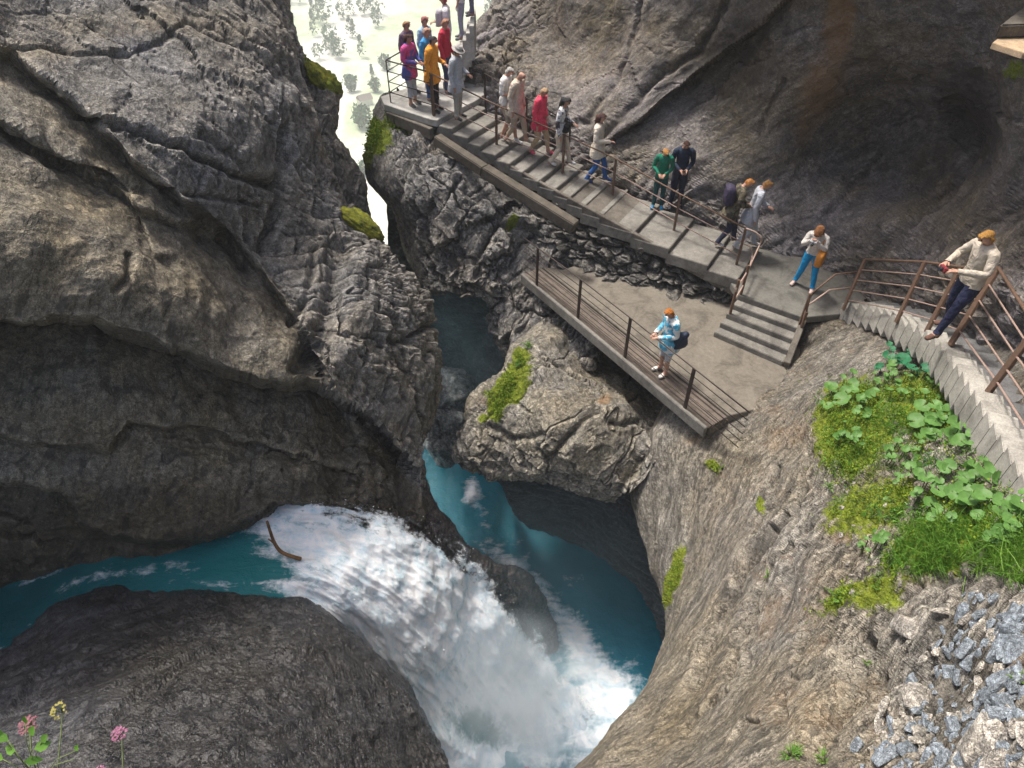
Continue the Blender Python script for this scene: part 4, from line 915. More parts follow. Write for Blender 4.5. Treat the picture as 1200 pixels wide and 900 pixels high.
def tree_geo(rs, hgt, rad, conifer, n):
    v, f = [], []
    for k in range(n):
        a = rs.rand() * 2 * PI; q = rs.rand() ** .8
        if conifer: z = hgt * (.1 + .9 * q); rr = rad * (1.02 - q) * (.4 + .6 * rs.rand() ** .5); s = .10 * hgt
        else:
            z0 = rs.rand() * 2 - 1; z = hgt * (.58 + .42 * z0); rr = rad * math.sqrt(max(0, 1 - z0 * z0)) * (.45 + .55 * rs.rand()) * (1 + .25 * math.sin(3 * a + hgt)); s = .12 * hgt
        c = np.array([rr * math.cos(a), rr * math.sin(a), z]); p = rs.normal(size=(3, 3)) * s * .62 + c
        i = len(v); v += [tuple(p[0]), tuple(p[1]), tuple(p[2])]; f.append((i, i + 1, i + 2))
    return v, f
rs = np.random.RandomState(5)
V, Fc = [], []
protos = [tree_geo(rs, 1, .26, True, 90) for _ in range(4)] + [tree_geo(rs, 1, .4, False, 110) for _ in range(4)]
cnt = 0
for k in range(9000):
    x = rs.uniform(-330, 130); y = rs.uniform(250, 820)
    dens = fbm(np.array([[x * .011, y * .011, 2.]]), 3)[0]
    if y < 300 + 15 * math.sin(x * .03) or dens < (-.25 if y < 360 else .0): continue
    v, f = protos[rs.randint(8)]; s = rs.uniform(6, 11); i = len(V); z = gh(x, y)
    V += [(x + a * s, y + b_ * s, z + c_ * s) for a, b_, c_ in v]; Fc += [(p + i, q + i, r + i) for p, q, r in f]; cnt += 1
    if cnt > 1500: break
forest = mesh_obj('forest', V, Fc, M_FAR, smooth=False); tag(forest, 'pale hazy wood covering the far side of the valley', 'forest', kind='stuff')
def far_tree(px, py, hgt, conifer, label):
    p = ground_at(px, py); r = empty('tree', p); tag(r, label, 'tree', 'trees on the valley floor')
    v, f = tree_geo(rs, hgt, hgt * (.2 if conifer else .42), conifer, 420)
    c = mesh_obj('crown', v, f, M_FAR, smooth=False); c.parent = r
    t = MB().tube([(0, 0, -.5), (0, 0, hgt * .6)], hgt * .03, 6, hgt * .012).build('trunk', M_TRUNK); t.parent = r
for i, (px, py, h_, cf, lb) in enumerate([(425, 150, 13, 0, 'round pale tree on the valley meadow beside the moss fringe of the outcrop'), (412, 108, 11, 0, 'small hazy tree above the round tree on the meadow'), (440, 108, 9, 0, 'hazy tree in the meadow just left of the platform corner post'),
        (395, 112, 8, 1, 'thin hazy conifer beside the mossy rock shoulder'), (452, 82, 10, 0, 'pale tree on the meadow beneath the far wood near the railing'), (436, 88, 7, 1, 'small pointed hazy tree in the middle of the meadow'),
        (428, 206, 8, 0, 'low bush like tree beside the valley track, lowest of the trees')]):
    far_tree(px, py, h_ * .55, cf, lb)
hp = ground_at(428, 152 - 30)
hs = empty('house', hp, .6); tag(hs, 'tiny pale farmhouse with a grey roof on the valley meadow', 'house')
w_ = MB().box((0, 0, 2), (9, 7, 4.2)).build('wall', plain_mat('plaster', (.6, .57, .5), .9)); w_.parent = hs
rf = MB().add([(-5, -4, 4), (5, -4, 4), (5, 4, 4), (-5, 4, 4), (-5, 0, 7), (5, 0, 7)], [(0, 1, 5, 4), (2, 3, 4, 5), (0, 4, 3), (1, 2, 5), (0, 3, 2, 1)]).build('roof', plain_mat('roof', (.2, .17, .15), .9)); rf.parent = hs; hs.scale = (.5, .5, .5)
# air
m = bpy.data.materials.new('haze'); m.use_nodes = True; m.node_tree.nodes.clear()
o_ = m.node_tree.nodes.new('ShaderNodeOutputMaterial'); pv = m.node_tree.nodes.new('ShaderNodeVolumePrincipled'); m.node_tree.links.new(pv.outputs[0], o_.inputs['Volume'])
pv.inputs['Color'].default_value = (.97, .985, 1, 1); pv.inputs['Density'].default_value = .0010; pv.inputs['Anisotropy'].default_value = .2
zmax = 52.0
haze = MB().box((0, 760, (ZV - 10 + zmax) / 2), (2700, 1600 , zmax - (ZV - 10))).build('haze', m); tag(haze, kind='stuff')
haze['label'] = 'pale mist filling the air of the gorge and the valley'
# ================================================================== people
SKIN = {}
def cmat(name, col, rough=.85, pat=None, pcol=None):
    key = (name, tuple(col), pat)
    if key in SKIN: return SKIN[key]
    m, nt, b = mat_base(name); N = NT(nt)
    v = N.noise(30, 4, .6); c = N.mix(1, col, N.ramp(v, (.3, .8), (.7, 1.15)), 'MULTIPLY')
    if pat: c = N.mix(N.ramp(N.noise(pat, 3, .6), (.48, 0.), (.54, 1.)), c, pcol)
    N.L(c, b.inputs['Base Color']); b.inputs['Roughness'].default_value = rough
    if name == 'hair':
        hv = N.noise(60, 4, .7, N.mapping((1, 1, .25))); N.L(N.mix(.8, c, N.ramp(hv, (.3, .35), (.7, 1.5)), 'MULTIPLY'), b.inputs['Base Color']); N.L(N.bump(hv, 1, .02), b.inputs['Normal'])
    elif name != 'skin': N.L(N.bump(N.noise(7, 3, .55, dist=1.2), .9, .05), b.inputs['Normal'])
    SKIN[key] = m; return m
M_SKIN = cmat('skin', (.50, .28, .20), .6)
M_EYE = cmat('eye', (.02, .015, .01), .2)
ARMS = {'down': ((.235, -.03, 1.13), (.25, .07, .88)), 'front': ((.24, .0, 1.13), (.09, .27, 1.10)), 'rail': ((.25, .10, 1.16), (.20, .34, 1.02)), 'face': ((.22, .20, 1.28), (.07, .24, 1.52)),
        'reach': ((.26, .18, 1.24), (.16, .44, 1.20)), 'bag': ((.25, .02, 1.15), (.12, .22, 1.25)), 'swing': ((.24, -.12, 1.15), (.26, -.10, .90)), 'hip': ((.30, -.06, 1.14), (.17, .10, .98))}
LEGS = {'stand': ((.09, .02, .49), (.10, 0, .08), (.09, .03, .49), (.11, .02, .08)), 'walk': ((.09, .16, .52), (.10, .22, .11), (.09, .02, .47), (.10, -.20, .11)),
        'stepdown': ((.09, .16, .50), (.10, .24, -.03), (.09, .14, .52), (.10, -.04, .11)), 'wide': ((.13, .03, .48), (.20, .05, .08), (.13, .03, .48), (.20, -.02, .08)),
        'lean': ((.10, .12, .52), (.11, .22, .08), (.11, .02, .49), (.14, -.12, .08)), 'bend': ((.12, .20, .50), (.16, .10, .08), (.12, .20, .50), (.14, .0, .08))}
def rotx(p, piv, ang):
    y, z = p[1] - piv[1], p[2] - piv[2]; c, s = math.cos(ang), math.sin(ang)
    return (p[0], piv[1] + y * c + z * s, piv[2] - y * s + z * c)
def person(label, foot, yaw, height=1.7, lean=0, head=0, turn=0, arms=('down', 'down'), legs='stand', top=((.5, .5, .5), 'long'), bottom=((.1, .1, .15), 'long'), hair=((.3, .2, .1), 'short'), shoes=(.1, .1, .1), slim=1.0, coat=False, group=None, pat=None, drop=0, hat=None, vest=None):
    V = []; E = []; Rr = []; Cl = []
    def vx(p, r, c, par=None):
        V.append(tuple(p)); Rr.append(r); Cl.append(c)
        if par is not None: E.append((par, len(V) - 1))
        return len(V) - 1
    pel = (0, 0, .93 - drop); la = R_(lean)
    T = lambda p: rotx((p[0], p[1], p[2] - drop), pel, la)
    neckp = T((0, 0, 1.47)); ha = la * .5 + R_(head)
    def H(p):
        q = (p[0], p[1], p[2] - 1.47); c, s = math.cos(ha), math.sin(ha); q = (q[0], q[1] * c + q[2] * s, -q[1] * s + q[2] * c)
        if turn: c, s = math.cos(R_(turn)), math.sin(R_(turn)); q = (q[0] * c - q[1] * s, q[0] * s + q[1] * c, q[2])
        return (q[0] + neckp[0], q[1] + neckp[1], q[2] + neckp[2])
    k = slim
    a = vx(pel, (.150 * k, .115 * k), 'hip'); w = vx(T((0, 0, 1.07)), (.130 * k, .105 * k), 'torso', a); ch = vx(T((0, .0, 1.25)), (.150 * k, .115 * k), 'torso', w); uc = vx(T((0, -.01, 1.39)), (.12 * k, .09 * k), 'torso', ch)
    n0 = vx(T((0, -.005, 1.475)), (.052, .052), 'neck', uc); h0 = vx(H((0, .015, 1.55)), (.068, .075), 'head', n0); h1 = vx(H((0, .012, 1.615)), (.080, .098), 'head', h0); h2 = vx(H((0, .0, 1.665)), (.066, .080), 'head', h1)
    vx(H((0, .118, 1.60)), (.014, .016), 'nose', h1)
    for sgn, arm in ((-1, arms[0]), (1, arms[1])):
        el, wr = ARMS[arm] if isinstance(arm, str) else arm
        sh = vx(T((sgn * .165 * k, -.01, 1.385)), (.062, .062), 'arm', uc)
        elp = T((sgn * el[0], el[1], el[2])); wrp = T((sgn * wr[0], wr[1], wr[2]))
        mid = [(p + q) / 2 for p, q in zip(V[sh], elp)]
        mu = vx(mid, (.050, .050), 'arm', sh); e = vx(elp, (.041, .041), 'elbow', mu); fm = vx([(p * .6 + q * .4) for p, q in zip(elp, wrp)], (.038, .038), 'fore', e); wv = vx(wrp, (.025, .023), 'wrist', fm)
        d = Vector(wrp) - Vector(elp); d.normalize(); side = d.cross(Vector((0, 0, 1)));
        side = side.normalized() if side.length > .2 else Vector((0, 1, 0)); up = side.cross(d)
        pm = vx(Vector(wrp) + d * .075, (.036, .018), 'hand', wv)
        for fi in range(4):
            b0 = Vector(wrp) + d * .115 + side * (fi - 1.5) * .020; L = (.034, .040, .038, .03)[fi]
            f1 = vx(b0, (.009, .009), 'hand', pm); f2 = vx(b0 + d * L * .8 - up * L * .35, (.0085, .0085), 'hand', f1); vx(b0 + d * L * 1.2 - up * L * 1.1, (.0075, .0075), 'hand', f2)
        t1 = vx(Vector(wrp) + d * .05 + side * .042 * -sgn, (.0105, .0105), 'hand', wv); vx(Vector(wrp) + d * .095 + side * .056 * -sgn, (.009, .009), 'hand', t1)
    lg = LEGS[legs]
    for sgn, kn, an in ((-1, lg[0], lg[1]), (1, lg[2], lg[3])):
        hp_ = vx((sgn * .085 * k, 0, .86 - drop), (.098 * k, .098 * k), 'thigh', a)
        knp = (sgn * kn[0], kn[1], kn[2] - drop * .3); anp = (sgn * an[0], an[1], an[2])
        th = vx([(p + q) / 2 for p, q in zip(V[hp_], knp)], (.082 * k, .082 * k), 'thigh', hp_); kv = vx(knp, (.058, .058), 'knee', th)
        cf = vx([(p * .65 + q * .35) for p, q in zip(knp, anp)], (.056, .056), 'shin', kv); av = vx(anp, (.038, .038), 'ankle', cf)
        vx((anp[0] + sgn * .02, anp[1] + .10, anp[2] - .035), (.040, .030), 'foot', av); vx((anp[0] + sgn * .03, anp[1] + .17, anp[2] - .045), (.033, .022), 'foot', len(V) - 1)
        vx((anp[0], anp[1] - .045, anp[2] - .045), (.034, .030), 'foot', av)
    me = bpy.data.meshes.new('tmp'); me.from_pydata(V, E, []); o = bpy.data.objects.new('tmp', me); COL.objects.link(o)
    md = o.modifiers.new('s', 'SKIN'); md.use_smooth_shade = True; md.branch_smoothing = .3
    sk = me.skin_vertices[0].data
    for i, r in enumerate(Rr): sk[i].radius = r; sk[i].use_root = (i == 0)
    sb = o.modifiers.new('u', 'SUBSURF'); sb.levels = 2; sb.render_levels = 2
    dg = bpy.context.evaluated_depsgraph_get(); ev_ = o.evaluated_get(dg); bm_ = bpy.data.meshes.new_from_object(ev_)
    bpy.data.objects.remove(o); bpy.data.meshes.remove(me)
    n = len(bm_.vertices); co = np.empty(n * 3, np.float32); bm_.vertices.foreach_get('co', co); co = co.reshape(-1, 3).astype(float)
    no = np.empty(n * 3, np.float32); bm_.vertices.foreach_get('normal', no); no = no.reshape(-1, 3).astype(float)
    # nearest skeleton bone decides what a point of the body is
    best = np.full(n, 9.); cls = np.full(n, 'torso', dtype=object); Va = np.array([tuple(v) for v in V])
    for i, j in E:
        A_, B_ = Va[i], Va[j]; d = B_ - A_; t = np.clip(((co - A_) @ d) / (d @ d + 1e-9), 0, 1)
        ds = np.linalg.norm(co - A_ - t[:, None] * d, axis=1); r = Rr[i][0] * (1 - t) + Rr[j][0] * t; q = ds - r * .6
        m_ = q < best; best[m_] = q[m_]; cls[m_] = np.where(t[m_] < .5, Cl[i], Cl[j])
    polys = [tuple(p.vertices) for p in bm_.polygons]
    root = empty('person', foot, yaw); s_ = height / 1.70; root.scale = (s_, s_, s_); tag(root, label, 'person', group)
    body = mesh_obj('body', co, polys, M_SKIN); body.parent = root
    bpy.data.meshes.remove(bm_)
    def shell(name, keep, off, mat, wr=0.008):
        idx = {}; vv = []; ff = []
        for p in polys:
            if all(keep[q] for q in p):
                for q in p:
                    if q not in idx: idx[q] = len(vv); vv.append(q)
                ff.append(tuple(idx[q] for q in p))
        if not ff: return None
        c_ = co[vv]; c2 = c_ + no[vv] * (off + wr * fbm(c_ * 14 + foot[0], 3))[:, None]
        q = mesh_obj(name, c2, ff, mat); q.parent = root; return q
    isin = lambda names: np.isin(cls.astype(str), names)
    tc, tl = top
    parts = ['torso', 'arm'] + (['elbow', 'fore', 'wrist'] if tl == 'long' else (['elbow'] if tl == 'half' else []))
    hipz = .86 - drop
    keep = isin(parts) | (isin(['hip', 'thigh']) & (co[:, 2] > (hipz - (.22 if coat else .02))))
    hipmask = isin(['hip', 'thigh', 'torso'])
    mt = cmat('jacket', tc, .85, *(pat if pat else (None, None)))
    sh_ = shell('jacket' if tl == 'long' else 'shirt', keep, .020 if coat else .014, mt)
    if vest: shell('vest', isin(['torso']) & (co[:, 1] > -9), .030, cmat('vest', vest))
    bc, blen = bottom
    keep = isin(['hip', 'thigh']) | (isin(['knee']) if blen != 'mini' else False) | (isin(['shin', 'ankle']) & (blen == 'long')) | (isin(['shin']) & (blen == 'crop'))
    shell('trousers' if blen in ('long', 'crop') else 'shorts', keep & (co[:, 2] > .09 - .2 * (legs == 'stepdown')), .011 if blen != 'wide' else .02, cmat('trousers', bc))
    ft = isin(['foot']) | (isin(['ankle']) & (co[:, 2] < .06))
    for sg in (-1, 1): shell('shoe', ft & (co[:, 0] * sg > 0), .007, cmat('shoes', shoes), .002)
    hc, hs_ = hair
    # hair: the part of the head above and behind the face
    hd = isin(['head', 'nose']); inv = co - np.array(H((0, .0, 1.60)))
    fwd = Vector(H((0, .1, 1.6))) - Vector(H((0, 0, 1.6))); fwd = np.array(fwd.normalized()); upv = Vector(H((0, 0, 1.7))) - Vector(H((0, 0, 1.6))); upv = np.array(upv.normalized())
    f_, u_ = inv @ fwd, inv @ upv
    if hs_ != 'bald':
        kh = (hd & ((u_ > .018 + .26 * f_) | (f_ < .015)) & (u_ > -.10)) | (isin(['neck']) & (f_ < 0) & (hs_ == 'long'))
        shell('hair', kh, .022 if hs_ == 'short' else .034, cmat('hair', tuple(q * .7 for q in hc), .75), .03)
        if hs_ == 'long':
            c0 = Vector(H((0, -.065, 1.54))); mm = MB().tube([Vector(H((0, -.06, 1.62))), c0, Vector(H((0, -.07, 1.45))), Vector(H((0, -.06, 1.40)))], .085, 10, .04); q = mm.build('hair', cmat('hair', hc, .7), smooth=True); q.parent = root
    if hat:
        m_ = MB()
        for (r0, z0, r1, z1) in ((.165, 1.64, .10, 1.655), (.10, 1.655, .098, 1.70), (.098, 1.70, .06, 1.735), (.06, 1.735, .001, 1.74)):
            b0 = len(m_.v)
            for r_, z_ in ((r0, z0), (r1, z1)):
                for q_ in range(16): m_.v.append(Vector(H((r_ * math.cos(q_ * PI / 8), r_ * math.sin(q_ * PI / 8), z_))))
            for q_ in range(16): m_.f.append((b0 + q_, b0 + (q_ + 1) % 16, b0 + 16 + (q_ + 1) % 16, b0 + 16 + q_))
        q = m_.build('hat', cmat('hat', hat), smooth=True); q.parent = root
    for sg in (-1, 1):
        bm = bmesh.new(); bmesh.ops.create_icosphere(bm, subdivisions=1, radius=.012); me = bpy.data.meshes.new('eye'); bm.to_mesh(me); bm.free(); me.materials.append(M_EYE)
        e_ = bpy.data.objects.new('eye', me); COL.objects.link(e_); e_.location = H((sg * .033, .092, 1.615)); e_.parent = root
    if coat and lean < 20:
        m_ = MB(); N_ = 20; rows_ = []
        for z0, r_ in ((.98, .165), (.90, .185), (.80, .20), (.70, .205)):
            rows_.append([Vector(T((r_ * k * 1.05 * math.cos(q * 2 * PI / N_) * (1 + .04 * math.sin(5 * q)), r_ * k * .85 * math.sin(q * 2 * PI / N_), z0))) for q in range(N_)])
        for rr_ in rows_: m_.v += rr_
        for a_ in range(len(rows_) - 1):
            for q in range(N_): m_.f.append((a_ * N_ + q, a_ * N_ + (q + 1) % N_, (a_ + 1) * N_ + (q + 1) % N_, (a_ + 1) * N_ + q))
        q = m_.build('coat_skirt', mt, smooth=True); q.parent = root
    root['H'] = 0; del root['H']
    return root, (lambda p: root.matrix_basis @ Vector(p)), T, H
def yawof(v): return math.atan2(-v[0], v[1])
def on_stairs(x, y):
    z = -7.
    for it in range(12):
        q = X(x, y, z); s = (q - A).dot(SD)
        if s < 0: z = ZT
        elif s > ss[-1]: z = ZL
        else:
            i = max([k for k in range(len(ss)) if ss[k] <= s], default=-1); z = zs[i] if i >= 0 else ZT
    return X(x, y, z)
YD = yawof(SD)                                 # facing down the stairs
def bag(name, label, cat, c, size, mat, rot=0, tilt=0, strap=None, shape='soft'):
    e_ = empty(name, c, rot); tag(e_, label, cat)
    bm = bmesh.new(); bmesh.ops.create_cube(bm, size=1); bmesh.ops.subdivide_edges(bm, edges=bm.edges[:], cuts=3, use_grid_fill=True)
    for v in bm.verts:
        l = v.co.length; v.co = v.co.lerp(v.co.normalized() * .55, .45); v.co = Vector((v.co.x * size[0], v.co.y * size[1], v.co.z * size[2]))
        v.co += Vector(np.array([0, 1, 0]) * .02 * math.sin(v.co.z * 30))
    me = bpy.data.meshes.new('body'); bm.to_mesh(me); bm.free(); me.materials.append(mat); me.polygons.foreach_set('use_smooth', [True] * len(me.polygons))
    q = bpy.data.objects.new('pouch' if strap is None or True else 'body', me); COL.objects.link(q); q.parent = e_; q.rotation_euler = (tilt, 0, 0)
    if strap:
        Li = Matrix.Rotation(-rot, 3, 'Z')
        q = MB().tube([Li @ (Vector(p) - Vector(c)) for p in strap], .012, 6).build('strap', mat, smooth=True); q.parent = e_
    return e_
GQ = 'visitors walking down the long staircase'; GP = 'visitors crowding the upper platform'
def P_(x, y, z=None): return X(x, y, z) if z is not None else on_stairs(x, y)
# --- staircase, from the top
w1 = person('white haired man in a white shirt, first on the staircase below the platform', P_(592, 163), YD + .1, 1.74, 6, 25, 0, ('down', 'front'), 'stepdown', ((.72, .70, .68), 'half'), ((.45, .38, .30), 'knee'), ((.62, .60, .57), 'short'), (.7, .7, .7), 1.05, group=GQ)
w2 = person('bald man in a beige shirt and khaki trousers behind the woman in pink', P_(604, 168), YD, 1.74, 8, 28, 0, ('down', 'down'), 'walk', ((.62, .52, .42), 'long'), ((.48, .38, .28), 'crop'), ((.6, .5, .42), 'bald'), (.3, .25, .2), 1.1, group=GQ, coat=True)
w3 = person('blonde woman in a bright pink top and pink shoes on the stairs', P_(631, 181), YD, 1.62, 5, 22, 0, ('hip', 'down'), 'walk', ((.78, .06, .12), 'long'), ((.50, .36, .22), 'crop'), ((.66, .42, .24), 'short'), (.75, .08, .16), 1.05, group=GQ, coat=True)
w4 = person('black haired visitor in a white and black top and cream trousers on the stairs', P_(655, 194), YD + .15, 1.64, 5, 20, 0, ('front', 'down'), 'walk', ((.70, .70, .72), 'long'), ((.60, .52, .42), 'long'), ((.012, .012, .014), 'long'), (.6, .6, .6), 1.0, group=GQ, pat=(5, (.05, .04, .05)))
w5 = person('dark haired woman in a cream jacket and blue jeans alone on the stairs', P_(697, 214), YD + .2, 1.68, 0, 10, 0, ('down', 'front'), 'walk', ((.74, .66, .55), 'long'), ((.03, .13, .38), 'long'), ((.07, .02, .015), 'long'), (.03, .08, .25), 1.05, group=GQ, coat=True)
w6 = person('fair haired person in a green jacket looking down at their hands', P_(770, 243), PI * .92, 1.52, 6, 30, 0, ('front', 'front'), 'stand', ((.0, .17, .10), 'long'), ((.005, .06, .065), 'long'), ((.62, .30, .08), 'short'), (.02, .25, .5), 1.05, group=GQ)
w7 = person('man in a navy jacket holding a phone beside the person in green', P_(790, 243), PI * .98, 1.74, 6, 26, 0, ('front', 'front'), 'stand', ((.012, .025, .055), 'long'), ((.01, .018, .045), 'long'), ((.10, .035, .02), 'short'), (.03, .03, .04), 1.08, group=GQ)
w8 = person('orange haired visitor in a camouflage jacket near the foot of the stairs', P_(848, 287), YD + .5, 1.66, 14, 34, 0, ('front', 'front'), 'walk', ((.16, .14, .09), 'long'), ((.02, .025, .06), 'long'), ((.66, .26, .05), 'short'), (.6, .62, .66), 1.08, group=GQ, pat=(7, (.04, .035, .03)), coat=True)
w9 = person('visitor in a pale grey jacket and pale trousers last on the staircase', P_(870, 291), YD + .35, 1.70, 10, 26, 0, ('front', 'down'), 'walk', ((.50, .52, .58), 'long'), ((.48, .50, .54), 'long'), ((.42, .20, .05), 'short'), (.65, .6, .6), 1.05, group=GQ, coat=True)
# --- lower part
w10 = person('woman in a white cardigan and bright blue trousers bending over her camera', P_(941, 336, ZL), yawof(Vector((-.6, -.8, 0))), 1.66, 26, 34, 0, ('face', 'face'), 'wide', ((.66, .62, .58), 'long'), ((.0, .28, .60), 'long'), ((.30, .12, .035), 'long'), (.72, .55, .5), 1.05, coat=False)
w11 = person('orange haired woman in a blue patterned top and pale shorts on the viewing deck', P_(777, 437, ZD), yawof(Vector((-.95, -.3, 0))), 1.62, 6, 24, 0, ('front', 'front'), 'stand', ((.10, .42, .62), 'long'), ((.55, .56, .60), 'knee'), ((.62, .20, .02), 'short'), (.75, .73, .7), 1.15, coat=True, pat=(8, (.7, .72, .7)))
rz = -6.12
w12 = person('ginger haired man in a cream jacket and navy trousers behind the curved railing', X(1106, 389, rz), yawof(Vector((-.97, -.15, 0))), 1.69, 8, 24, 0, (((.28, .10, 1.18), (.13, .36, 1.20)), ((.28, .10, 1.18), (.13, .36, 1.20))), 'lean', ((.52, .46, .38), 'long'), ((.015, .02, .06), 'long'), ((.60, .30, .06), 'short'), (.14, .07, .05), 1.08)
# --- upper platform
p1 = person('dark haired woman in a pink and blue jacket at the platform corner', P_(484, 123, ZT), YD + 0, 1.66, 3, 12, 0, ('front', 'front'), 'stand', ((.62, .08, .28), 'long'), ((.52, .54, .60), 'crop'), ((.07, .02, .015), 'long'), (.15, .14, .14), 1.05, group=GP, pat=(3, (.10, .12, .42)), coat=True)
p2 = person('person in an orange jacket and black trousers beside the first stair post', P_(510, 130, ZT), YD + .2, 1.74, 4, 16, 0, ('front', 'down'), 'stand', ((.82, .32, .03), 'long'), ((.012, .012, .018), 'long'), ((.04, .035, .035), 'short'), (.03, .03, .03), 1.12, group=GP, coat=True)
p3 = person('pale haired visitor in dark clothes standing behind the woman in the pink jacket', P_(483, 110, ZT), YD, 1.74, 0, 8, 0, ('down', 'down'), 'stand', ((.16, .10, .16), 'long'), ((.10, .1, .14), 'long'), ((.66, .34, .18), 'short'), (.1, .1, .1), 1, group=GP)
p4 = person('visitor in a bright blue jacket just behind the orange jacket', P_(505, 117, ZT), YD + .1, 1.70, 0, 10, 0, ('down', 'down'), 'stand', ((.05, .32, .66), 'long'), ((.05, .12, .30), 'long'), ((.68, .42, .30), 'short'), (.1, .1, .1), 1, group=GP)
p5 = person('visitor in a deep red jacket behind the group on the platform', P_(525, 108, ZT), YD + .2, 1.76, 0, 12, 0, ('down', 'down'), 'stand', ((.60, .03, .07), 'long'), ((.05, .07, .14), 'long'), ((.62, .30, .18), 'short'), (.1, .1, .1), 1, group=GP)
p6 = person('pink haired visitor in a pale blue top farthest back on the platform', P_(503, 103, ZT), YD, 1.72, 0, 6, 0, ('down', 'down'), 'stand', ((.42, .60, .75), 'long'), ((.4, .4, .46), 'long'), ((.55, .16, .16), 'short'), (.1, .1, .1), 1, group=GP)
p7 = person('person in a silver grey coat and a hat at the head of the stairs', P_(537, 139, ZT - .0) , YD + .1, 1.64, 4, 20, 0, ('front', 'down'), 'stand', ((.46, .48, .52), 'long'), ((.42, .40, .36), 'long'), ((.15, .1, .08), 'short'), (.05, .05, .05), 1.1, group=GP, coat=True, hat=(.42, .40, .38))
def on_flight(k, off=.0): return fa + fd * fL * (k + .5) / 9 + UP * (1.5 * (k + 1) / 9) + fn * off
p8 = person('visitor in a white top with a pale rucksack at the foot of the upper flight', on_flight(1, -.2), yawof(-fd), 1.72, 2, 8, 0, ('down', 'front'), 'stand', ((.80, .78, .80), 'long'), ((.5, .5, .55), 'long'), ((.60, .12, .14), 'short'), (.3, .3, .3), 1.05, group='visitors on the upper flight')
p9 = person('man in a white shirt halfway up the upper flight', on_flight(5, -.1), yawof(-fd), 1.74, 2, 8, 0, ('down', 'down'), 'stand', ((.82, .80, .80), 'half'), ((.4, .4, .5), 'long'), ((.45, .15, .12), 'short'), (.3, .3, .3), 1.0, group='visitors on the upper flight')
p10 = person('visitor in a red striped top highest on the upper flight', on_flight(8, .1), yawof(-fd), 1.72, 2, 8, 0, ('down', 'down'), 'stand', ((.72, .35, .38), 'long'), ((.2, .2, .3), 'long'), ((.3, .08, .08), 'short'), (.3, .3, .3), 1.0, group='visitors on the upper flight', pat=(6, (.85, .8, .8)))
# --- things they carry
_, W, T, H = w10; L_ = lambda f, p: f(p)
def strap_pts(W, T, a, b, c): return [W(T(a)), W(T(b)), W(T(c))]
bag('shoulder_bag', 'tan orange shoulder bag of the woman in blue trousers', 'bag', W(T((-.20, .30, 1.15))), (.15, .30, .32), cmat('leather', (.62, .24, .03), .5), w10[0].rotation_euler.z, 0, strap_pts(W, T, (-.18, .3, 1.30), (-.15, .1, 1.44), (-.10, -.12, 1.30)))
_, W, T, H = w11
bag('shoulder_bag', 'dark blue shoulder bag at the hip of the woman on the deck', 'bag', W(T((-.20, -.12, .98))), (.14, .26, .34), cmat('canvas', (.02, .035, .07), .7), w11[0].rotation_euler.z, 0, strap_pts(W, T, (-.2, -.1, 1.12), (-.12, -.02, 1.47), (.1, .1, 1.3)))
_, W, T, H = w8
bag('rucksack', 'dark purple rucksack on the visitor in camouflage', 'rucksack', W(T((.04, -.22, 1.22))), (.32, .2, .44), cmat('canvas', (.04, .03, .07), .7), w8[0].rotation_euler.z)
_, W, T, H = w4
bag('waist_bag', 'black bag at the waist of the black haired visitor', 'bag', W(T((.0, .16, 1.0))), (.3, .14, .2), cmat('canvas', (.012, .012, .015), .7), w4[0].rotation_euler.z)
_, W, T, H = p8
bag('rucksack', 'pale rucksack worn on the chest by the visitor in white', 'rucksack', W(T((0, .17, 1.2))), (.3, .18, .4), cmat('canvas', (.5, .48, .5), .7), p8[0].rotation_euler.z)
def gadget(name, label, cat, W, T, p, size, rz, col=(.015, .015, .018), lens=False, tilt=.4):
    e_ = empty(name, W(T(p)), rz); tag(e_, label, cat); e_.rotation_euler = (tilt, 0, rz)
    q = MB().box((0, 0, 0), size).build('case', cmat('gadget', col, .35), bevel=.006); q.parent = e_
    q = (MB().tube([(0, size[1] / 2, 0), (0, size[1] / 2 + .05, 0)], .028, 12) if lens else MB().box((0, -size[1] / 2 - .002, 0), (size[0] * .88, .003, size[2] * .86))).build('lens' if lens else 'screen', cmat('glass', (.03, .04, .05), .1)); q.parent = e_
gadget('camera', 'small black camera held out by the ginger haired man', 'camera', w12[1], w12[2], (0, .50, 1.20), (.12, .05, .075), w12[0].rotation_euler.z, (.25, .04, .05), True, 0)
gadget('camera', 'black camera at the face of the woman in blue trousers', 'camera', w10[1], w10[2], (0, .30, 1.57), (.13, .06, .085), w10[0].rotation_euler.z, (.5, .5, .52), True, -.4)
gadget('phone', 'dark phone in the hands of the man in the navy jacket', 'phone', w7[1], w7[2], (0, .38, 1.12), (.075, .009, .15), w7[0].rotation_euler.z, tilt=-.9)
# ================================================================== plants, stones and small things
def surf_fn(Pg, pxg, pyg):
    # index the displaced surface by where it is seen
    fwd = Pg[..., 1] * CP - Pg[..., 2] * SP; sx = 600 + F * Pg[..., 0] / fwd; sy = 450 - F * (Pg[..., 1] * SP + Pg[..., 2] * CP) / fwd
    n = np.cross(np.gradient(Pg, axis=1), np.gradient(Pg, axis=0)); n /= np.linalg.norm(n, axis=-1)[..., None] + 1e-9; n *= np.sign((n * -Pg).sum(-1))[..., None]
    sx = sx[::2, ::2]; sy = sy[::2, ::2]; Q = Pg[::2, ::2]; n = n[::2, ::2]; dd = np.linalg.norm(Q, axis=-1)
    def f(x, y):
        c = (sx - x) ** 2 + (sy - y) ** 2 + dd * .01; k = np.unravel_index(np.argmin(c), c.shape); return Vector(Q[k]), Vector(n[k])
    return f
sR = surf_fn(PI_, pxI, pyI); sE = surf_fn(PE, pxE, pyE); sM = surf_fn(PM, pxM, pyM)
